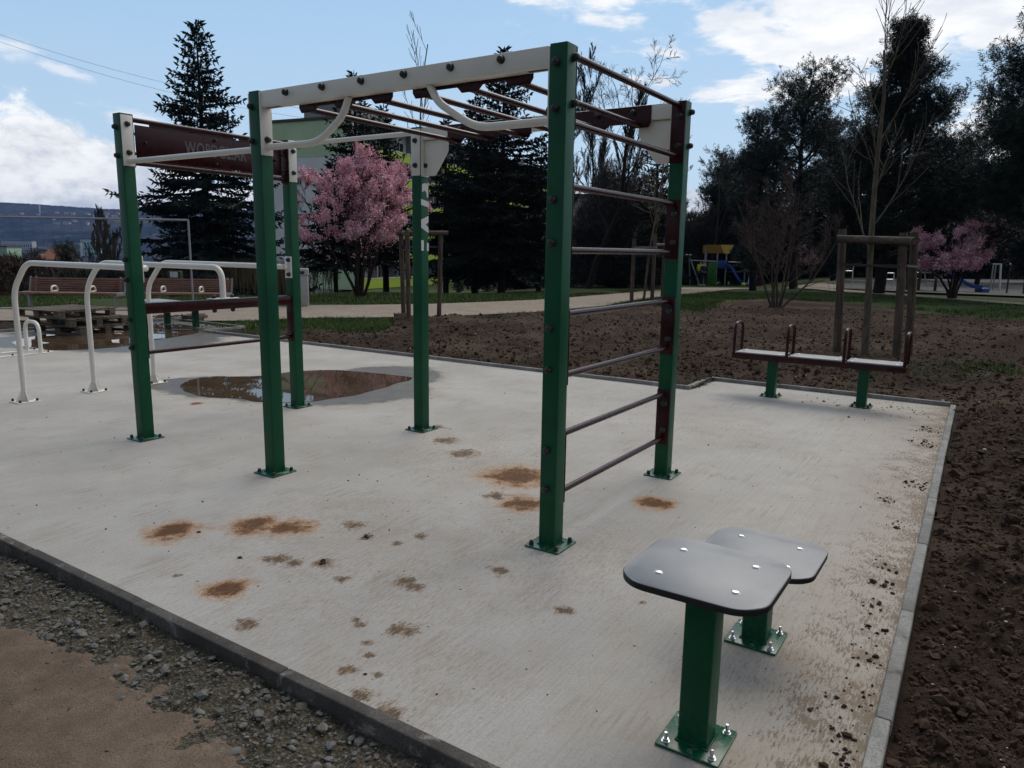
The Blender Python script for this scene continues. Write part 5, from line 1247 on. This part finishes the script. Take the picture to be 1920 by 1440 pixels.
for x0, y0, h in ((1320, 0, 2.95), (1342, 0, 3.0), (1327, 1.5, 2.9), (1347, 1.4, 2.9), (1358, 0, 2.95), (1364, 1.4, 2.9), (1393, 0, 2.75), (1399, 1.3, 2.7), (1416, 0, 2.75), (1421, 1.3, 2.7)):
    mb = MB(); mb.tube([(X(x0), y0, 0), (X(x0), y0, h)], .055, 10); part('post', mb, MT['galv'], t)
mb = MB(); mb.box(X(1318), X(1366), -.1, 1.6, 1.28, 1.36); part('platform', mb, MT['pallet'], t)
mb = MB(); mb.box(X(1391), X(1424), -.1, 1.45, 1.10, 1.18); part('platform', mb, MT['pallet'], t)
mb = MB(); mb.box(X(1320), X(1345), -.10, -.06, 2.40, 3.02); part('roof_panel', mb, MT['play_orange'], t); mb = MB(); mb.box(X(1320), X(1366), 1.5, 1.54, 2.4, 3.0); part('roof_panel', mb, MT['play_orange'], t)
mb = MB(); mb.prism([(X(1345.5), 3.03), (X(1369.5), 3.03), (X(1362), 2.39), (X(1353), 2.39)], 'y', -.16, -.12); part('roof_panel', mb, MT['play_yellow'], t)
mb = MB(); mb.box(X(1394), X(1426), -.1, -.06, 2.38, 2.78); part('roof_panel', mb, MT['play_orange'], t); mb = MB(); mb.box(X(1394), X(1426), 1.35, 1.39, 2.38, 2.78); part('roof_panel', mb, MT['play_orange'], t)
mb = MB(); mb.box(X(1325), X(1341.5), -.22, -.16, .02, 1.72, .02); cw = part('climbing_wall', mb, MT['play_green'], t)
for k in range(7):
    mb = MB(); mb.lathe([(.045, 0), (.03, .04)], 8); o = part('hold', mb, MT['black'], cw); o.location = (X(1328+(k*5) % 12), -.22, .3+k*.2); o.rotation_euler = (R(90), 0, 0)
mb = MB(); mb.box(X(1343), X(1359), -.13, -.09, 1.30, 1.88, .02); part('guard_panel', mb, MT['play_blue'], t)
mb = MB(); mb.box(X(1398), X(1416), -.13, -.09, 1.18, 1.80, .02); part('guard_panel', mb, MT['play_green'], t)
mb = MB(); mb.tube([(X(1366), .2, 1.78), (X(1392), .2, 1.76)], .04, 8); mb.tube([(X(1366), 1.1, 1.78), (X(1392), 1.1, 1.76)], .04, 8); mb.tube([(X(1300), 1.9, 1.84), (X(1343), .9, 1.8)], .035, 8); part('bridge_rail', mb, MT['white'], t)
mb = MB(); mb.box(X(1364), X(1394), .15, 1.15, 1.02, 1.09); part('bridge_deck', mb, MT['pallet'], t)
def chute(p0, p1, w_, parent):
    mb = MB(); p0, p1 = Vector(p0), Vector(p1); n = 10; d = (p1-p0); side = Vector((d.y, -d.x, 0)).normalized() if abs(d.x)+abs(d.y) > 1e-6 else Vector((1, 0, 0))
    prof = [(-w_, .16), (-w_, 0), (w_, 0), (w_, .16), (w_-.05, .16), (w_-.05, .04), (-w_+.05, .04), (-w_+.05, .16)]; rows = []
    for i in range(n+1):
        u = i/n; c = p0+Vector((d.x*u, d.y*u, d.z*(.5-.5*math.cos(math.pi*min(1, u*1.08)))))
        rows.append([mb.bm.verts.new(c+side*a+Vector((0, 0, b))) for a, b in prof])
    for a, b in zip(rows, rows[1:]):
        for k in range(8): mb.bm.faces.new((a[k], a[(k+1) % 8], b[(k+1) % 8], b[k]))
    mb.bm.faces.new(rows[0]); mb.bm.faces.new(list(reversed(rows[-1]))); return part('slide', mb, MT['play_blue'], parent)
chute((X(1407), -.1, 1.12), (X(1396), -2.1, .12), .28, t); chute((X(1360), -.12, 1.5), (X(1391), -.7, .2), .26, t)
mb = MB(); mb.box(X(1409), X(1423), -.5, -.1, 0, 1.05, .03); part('side_panel', mb, MT['play_red'], t)
mb = MB(); mb.lathe([(.30, 0), (.36, .25), (.36, .6), (.30, .85)], 14); o = part('barrel', mb, MT['black'], t); o.location = (X(1413), -.75, .55)
t = thing('swing_frame', 'steel A-frame swing partly hidden by the far right green post', 'swing', (AT(1312, 535, 55).x, 55, hz(AT(1312, 535, 55).x, 55)), 0)
mb = MB(); 
for x in (0, -3.0):
    for y in (-.0, 1.5): mb.tube([(x+(.0 if y == 0 else -.35), y, 0), (x-.75, .75, 2.2)], .045, 10)
part('leg', mb, MT['galv'], t); mb = MB(); mb.tube([(-4.0, .75, 2.2), (-.55, .75, 2.2)], .05, 10); part('crossbar', mb, MT['galv'], t)
for x in (-1.5, -2.5):
    mb = MB(); mb.box(x-.22, x+.22, .6, .9, .45, .49, .01); s_ = part('seat', mb, MT['black'], t)
    mb = MB(); mb.tube([(x-.2, .75, .49), (x-.2, .75, 2.16)], .012, 6); mb.tube([(x+.2, .75, .49), (x+.2, .75, 2.16)], .012, 6); part('chain', mb, MT['galv'], s_)
p = AT(1392, 536, 53.4); mb = MB(); bmesh.ops.create_uvsphere(mb.bm, u_segments=20, v_segments=12, radius=.15)
MT['ball'] = paint('yellow_green_ball', (.42, .55, .03), .4, .05)
o = part('play_ball', mb, MT['ball'], None, 80); o.location = (p.x, 53.2, hz(p.x, 53.2)+.13); tag(o, 'yellow-green ball lying at the foot of the blue slide', 'ball')
# people
def skin(name, J, E_, rad, mat, parent, sub=2):
    me = bpy.data.meshes.new(name); me.from_pydata([tuple(j) for j in J], E_, []); o = bpy.data.objects.new(name, me); COL.objects.link(o)
    m = o.modifiers.new('s', 'SKIN'); 
    for i, r_ in enumerate(rad): me.skin_vertices[0].data[i].radius = r_ if isinstance(r_, tuple) else (r_, r_)
    me.skin_vertices[0].data[0].use_root = True
    s2 = o.modifiers.new('u', 'SUBSURF'); s2.levels = sub; s2.render_levels = sub
    bpy.context.view_layer.update(); out = bpy.data.meshes.new_from_object(o.evaluated_get(bpy.context.evaluated_depsgraph_get()))
    bpy.data.objects.remove(o); bpy.data.meshes.remove(me); out.name = name; out.materials.clear(); out.materials.append(mat)
    out.polygons.foreach_set('use_smooth', [True]*len(out.polygons)); return place(name, out, parent)
MT['skin'] = paint('skin', (.42, .24, .17), .5, .05); MT['hair'] = paint('dark_hair', (.018, .012, .009), .6, .1)
MT['navy'] = paint('dark_jacket', (.010, .012, .018), .8, .1); MT['hivis'] = paint('yellow_vest', (.50, .66, .03), .6, .08); MT['trouser'] = paint('dark_trousers', (.012, .012, .014), .85, .1); MT['shoe'] = paint('white_shoes', (.62, .62, .62), .6, .05)
def person(label, loc, rz, coat, lean, H=1.70, arm=.35):
    t = thing('person', label, 'person', loc, rz); k = H/1.72
    def P(x, y, z): return Vector((x*k, (y+max(0, z-.95)*lean)*k, z*k))
    J = [P(0, 0, .95), P(0, .0, 1.15), P(0, 0, 1.38), P(0, 0, 1.50), P(0, .02, 1.60), P(0, .02, 1.71),
         P(.09, 0, .90), P(.10, .02, .50), P(.10, -.01, .09), P(.10, .13, .04), P(-.09, 0, .90), P(-.10, .05, .50), P(-.11, .02, .09), P(-.11, .16, .04),
         P(.17, 0, 1.40), P(.24, .03, 1.14), P(.22, .03+arm*.6, .98), P(.215, .08+arm*.8, .93), P(-.17, 0, 1.40), P(-.24, .03, 1.14), P(-.22, .03+arm*.6, .98), P(-.215, .08+arm*.8, .93)]
    Ed = [(0, 1), (1, 2), (2, 3), (3, 4), (4, 5), (0, 6), (6, 7), (7, 8), (8, 9), (0, 10), (10, 11), (11, 12), (12, 13), (2, 14), (14, 15), (15, 16), (16, 17), (2, 18), (18, 19), (19, 20), (20, 21)]
    rd = [(.14, .10), (.13, .09), (.15, .10), .05, (.075, .09), (.05, .06), .085, .06, .042, .035, .085, .06, .042, .035, .06, .045, .034, .035, .06, .045, .034, .035]
    skin('body', J, Ed, [tuple(v*k for v in r_) if isinstance(r_, tuple) else r_*k for r_ in rd], MT['skin'], t)
    skin('jacket', [J[0], J[1], J[2], J[14], J[15], J[16], J[18], J[19], J[20]], [(0, 1), (1, 2), (2, 3), (3, 4), (4, 5), (2, 6), (6, 7), (7, 8)], [(.175*k, .135*k), (.16*k, .12*k), (.18*k, .125*k), .078*k, .06*k, .05*k, .078*k, .06*k, .05*k], MT[coat], t)
    skin('trousers', [J[0], J[6], J[7], J[8], J[10], J[11], J[12]], [(0, 1), (1, 2), (2, 3), (0, 4), (4, 5), (5, 6)], [(.155*k, .12*k), .10*k, .077*k, .06*k, .10*k, .077*k, .06*k], MT['trouser'], t)
    for i in (8, 12): skin('shoe', [J[i]+Vector((0, -.03, -.04))*k, J[i+1]+Vector((0, .05, .0))*k], [(0, 1)], [.055*k, .046*k], MT['shoe'], t)
    skin('hair', [J[4]+Vector((0, -.025, .02))*k, J[5]+Vector((0, -.01, .03))*k], [(0, 1)], [(.085*k, .095*k), (.065*k, .075*k)], MT['hair'], t)
    return t
pp = AT(1319, 536, 54); person('person in dark jacket and white shoes standing with back to the camera by the swing', (pp.x, 54, hz(pp.x, 54)), R(8), 'navy', .22, 1.72, .5)
pp = AT(1311, 536, 55.2); person('person in yellow hi-vis jacket standing just behind the dark-clothed person', (pp.x, 55.2, hz(pp.x, 55.2)), R(-40), 'hivis', .05, 1.80, .3)
# right playground: climbing frame with blue panel and slide, goal-like white frame, poles
Yc = 36.; zc = hz(AT(1735, 545, Yc).x, Yc); ox = AT(1735, 545, Yc).x; s_ = Yc/FPX*1.01; X = lambda px: (px-1735)*s_
t = thing('climbing_frame', 'wooden climbing frame with blue roof panel and blue slide behind the right cherry', 'playground equipment', (ox, Yc, zc), 0)
for x0, y0, h in ((1722, 0, 1.55), (1746, -.3, 1.2), (1728, 1.4, 1.6), (1750, 1.4, 1.5), (1706, .2, 1.6)):
    mb = MB(); mb.tube([(X(x0), y0, 0), (X(x0), y0, h)], .065, 10); part('post', mb, MT['stake'], t)
mb = MB(); mb.box(X(1726), X(1747), .3, .38, .98, 1.5, .02); part('roof_panel', mb, MT['play_blue'], t)
mb = MB()
for z in (.35, .62, .90, 1.18, 1.45): mb.tube([(X(1706), .2, z), (X(1722), 0, z)], .022, 8)
part('rung', mb, MT['zinc'], t)
mb = MB(); mb.box(X(1724), X(1750), 0, 1.4, .84, .92); part('platform', mb, MT['pallet'], t)
mb = MB(); mb.tube([(X(1728), -.1, .85), (X(1731), -.2, .45), (X(1745), -.2, .45), (X(1748), -.1, .85)], .02, 8); mb.tube([(X(1728), -.1, .65), (X(1733), -.2, .28), (X(1743), -.2, .28), (X(1748), -.1, .65)], .02, 8); part('rope_step', mb, MT['win_frame'], t)
chute((X(1752), .4, 1.15), (X(1818), -.9, .22), .27, t)
mb = MB(); mb.box(X(1811), X(1824), -1.2, -.6, 0, .26, .02); part('slide_foot', mb, MT['play_blue'], t)
t = thing('goal_frame', 'white slanted steel goal frame at the right edge of the play court', 'goal', (AT(1874, 545, 37).x, 37, hz(AT(1874, 545, 37).x, 37)), 0)
mb = MB(); mb.tube([(0, 0, 0), (-.10, 0, 1.38)], .045, 10); part('post', mb, MT['white'], t)
mb = MB(); mb.tube([(-.10, 0, 1.36), (.55, 1.6, 1.34)], .035, 10); mb.tube([(.55, 1.6, 1.34), (.55, 1.6, 0)], .035, 10); mb.tube([(.30, 1.0, 1.34), (.30, 1.0, 0)], .03, 10); part('side_frame', mb, MT['galv'], t)
for k, (px, Y, h) in enumerate(((1887, 34.5, 1.35), (1918, 34, 1.5))):
    p = AT(px, 552, Y); mb = MB(); mb.tube([(0, 0, 0), (0, 0, h)], .035, 10); mb.lathe([(.06, h), (.06, h+.03), (.01, h+.05)], 10)
    o = part('bollard_pole', mb, MT['black'], None); o.location = (p.x, Y, hz(p.x, Y)); tag(o, ['thin dark pole beside the white goal frame', 'thin dark pole at the right edge beyond the path'][k], 'pole', 'thin dark poles by the play court')
# climbing nets and spring toys in the middle of the court, mostly hidden
t = thing('balance_frame', 'low grey metal play frame seen under the pines between the timber guard stakes', 'playground equipment', (AT(1640, 545, 38).x, 38, hz(AT(1640, 545, 38).x, 38)), 0)
for x in (-1.9, -1.2, .2, .9):
    mb = MB(); mb.tube([(x, 0, 0), (x, 0, 1.25 if x < -1 else .85)], .03, 8); part('post', mb, MT['zinc'], t)
mb = MB(); mb.bm.free()
for x, z in ((-1.9, 1.22), (-1.9, .9), (.2, .82), (.2, .5)):
    mb = MB(); mb.tube([(x, 0, z), (x+.7, 0, z)], .03, 8); part('crossbar', mb, MT['zinc'], t)
mb = MB(); mb.box(-1.2, .2, -.15, .15, .50, .55); part('beam', mb, MT['pallet'], t)
# ------------------------------------------------------------------ far valley and hill
def ridge(x): return 122+9*np.exp(-((x+1830)/210.)**2)+3*np.sin(x/170.)+6*(fbm(x/160., x*0+2, 4, 51)-.47)*2
def hill_z(x, y):
    u = sstep(1150, 2700, y); side = 1-sstep(-350, 500, x)*.55
    return -40+(ridge(x)*side+40)*u**1.15*(1-.25*sstep(2750, 3400, y))+14*(fbm(x/240., y/240., 4, 52)-.47)*sstep(1200, 1700, y)
def hills():
    xs = np.linspace(-2500, 1500, 620); ys = np.concatenate([np.linspace(1050, 2300, 70), np.linspace(2310, 2850, 90), np.linspace(2870, 3400, 20)]); A, B = np.meshgrid(xs, ys, indexing='ij'); z = hill_z(A, B)
    z = z + 8.0*(_hash(np.floor(A*7), np.floor(B*7), 3)-.3)*sstep(1250, 1500, B)*(.3+.9*vnoise(A/60., B/60., 77))
    i = np.arange(A.size).reshape(A.shape); f = np.stack([i[:-1, :-1], i[1:, :-1], i[1:, 1:], i[:-1, 1:]], -1).reshape(-1, 4)
    m = NT('wooded_hill'); p = m.pos(); a = m.noise(p, .004, 6, .65); b = m.noise(p, .05, 4, .7)
    c = m.mix(m.ramp(a, .40, .62), (.006, .007, .008), (.040, .035, .029)); c = m.mix(m.ramp(b, .5, .72, 0, .7), c, (.085, .074, .055)); c = m.mix(m.ramp(m.noise(p, .012, 4), .6, .68, 0, .7), c, (.10, .09, .055)); m.set(c, 1., .05)
    struct(place('hills', npmesh('hills', np.stack([A, B, z], -1), f, m.m, True)))
hills()
def on_hill(px, py):
    for Y in np.linspace(1100, 2720, 500):
        p = AT(px, py, Y)
        if p.z < float(hill_z(np.array(p.x), np.array(Y))): return p
    return AT(px, py, 2600)
for k, (px, py, w_, h_) in enumerate(((75, 401, 4, 26), (83, 401, 10, 5), (72, 404, 11, 5), (107, 401, 14, 7), (125, 402, 18, 7), (137, 402, 14, 6), (41, 402, 12, 6), (164, 404, 22, 9), (180, 408, 24, 8), (201, 403, 14, 7), (208, 401, 12, 7), (222, 403, 16, 9), (215, 409, 22, 8), (198, 407, 13, 7), (126, 421, 30, 8), (140, 417, 20, 7), (106, 421, 26, 5), (165, 423, 7, 12), (100, 413, 12, 6))):
    p = on_hill(px, py)
    t = thing('hillside_house' if k else 'hilltop_mast', 'tiny pale house on the far wooded hillside' if k else 'thin white mast on the skyline of the far hill', 'house' if k else 'tower', (p.x, p.y, p.z-2), R((k*37) % 50-25), 'houses on the far hillside' if k else None)
    w_ *= .62; h_ *= .7 if k else 1
    mb = MB(); mb.box(-w_/2, w_/2, -5 if k else -2, 5 if k else 2, 0, h_+2); part('wall', mb, MT['wall_white'], t)
    if k: mb = MB(); mb.prism([(-5.6, h_+2), (5.6, h_+2), (0, h_+5)], 'x', -w_/2-.5, w_/2+.5); part('roof', mb, MT['roof_tile'] if k % 3 == 0 else MT['roof_dark'], t)
def on_slope(px, py, Y): p = AT(px, py, Y); return p
far_block('mint green block of flats with rows of windows at the foot of the hill', 152, 186, 449, 1500, 14, 'wall_mint', 4, 6, -36)
far_block('long white building at the foot of the hill, leftmost', 4, 61, 452, 1520, 14, 'wall_white', 3, 14, -34)
far_block('low pale hall roof between the two blocks at the foot of the hill', 92, 151, 455, 1480, 14, 'concrete_slab', 1, 10, -36)
far_block('pale green house at the very left edge beyond the shrubs', -24, 13, 463, 300, 9, 'wall_mint', 2, 4, -14)
far_block('small white house beside the orange roof', 77, 92, 471, 210, 7, 'wall_white', 1, 2, -10)
def gable(label, px0, px1, yt, ye, Y, zb):
    a, b = AT(px0, 480, Y), AT(px1, 480, Y); Lx = b.x-a.x; zt, ze = AT(px0, yt, Y).z-zb, AT(px0, ye, Y).z-zb
    t = thing('gabled_house', label, 'house', (a.x, Y, zb), R(6), 'orange-roofed houses below the park')
    mb = MB(); mb.prism([(0, 0), (7, 0), (7, ze), (3.5, zt-.1), (0, ze)], 'x', 0, Lx); part('wall', mb, MT['wall_pale'], t)
    mb = MB(); mb.prism([(-.4, ze-.2), (3.5, zt), (7.4, ze-.2), (7.4, ze-.02), (3.5, zt+.22), (-.4, ze-.02)], 'x', -.4, Lx+.4); r_ = part('roof', mb, MT['roof_tile'], t)
    mb = MB(); mb.box(Lx*.6, Lx*.6+.5, 4.2, 4.8, ze, zt+.7); part('chimney', mb, MT['roof_tile'], r_)
gable('orange-tiled gabled house roof rising behind the dip bars', 80, 118, 468, 487, 150, -8); gable('smaller lower orange-tiled roof left of the larger orange roof', 58, 79, 478, 487, 175, -9)
def valley():
    rg = np.random.default_rng(61); n = 1500; Y = np.exp(rg.uniform(np.log(85), np.log(1500), n)); az_ = rg.uniform(-.80, -.30, n); x = az_*Y
    s = rg.uniform(1.1, 2.5, n)*(1+Y/900); m = 46
    P = np.repeat(np.stack([x, Y, hgt(x, Y)+s*.7], -1), m, 0)+rg.normal(0, .42, (n*m, 3))*np.repeat(s, m)[:, None]
    V = rhombs(P, rg.normal(size=(n*m, 3)), np.repeat(s, m)*.55, np.repeat(s, m)*.09, rg, 1)
    struct(place('valley_trees', npmesh('valley_trees', V, np.arange(len(V)).reshape(-1, 4), MT['rust_far'])), 'stuff')
MT['rust_far'] = leafy('far_bare_woodland', (.030, .024, .018), (.052, .042, .032), (.05, .05, .03), .02)
valley()
for k, (p0, p1) in enumerate((((-60, 56, 68), (640, 222, 78)), ((-60, 69, 68), (640, 240, 78)))):
    a, b = AT(*p0), AT(*p1); pts = [a.lerp(b, i/40)+Vector((0, 0, -1.1*(1-(2*i/40-1)**2)+.55)) for i in range(41)]
    mb = MB(); mb.tube(pts, .012, 6); o = part('overhead_wire', mb, MT['black'], None, 80)
    tag(o, ['upper of two thin overhead wires crossing the sky at left', 'lower of two thin overhead wires crossing the sky at left'][k], 'wire', 'overhead wires')
# ------------------------------------------------------------------ air
HAZE = .00009
if HAZE:
    mb = MB(); mb.box(-4100, 4100, -4100, 4100, -75, 168); o = mb.mesh('haze', bpy.data.materials.new('haze_air')); m = o.materials[0]; m.use_nodes = True
    nt = m.node_tree; nt.nodes.remove(nt.nodes['Principled BSDF']); v = nt.nodes.new('ShaderNodeVolumePrincipled'); v.inputs['Density'].default_value = HAZE; v.inputs['Color'].default_value = (.24, .46, 1, 1); v.inputs['Anisotropy'].default_value = .1
    nt.links.new(v.outputs[0], nt.nodes['Material Output'].inputs['Volume']); struct(place('haze', o), 'stuff')
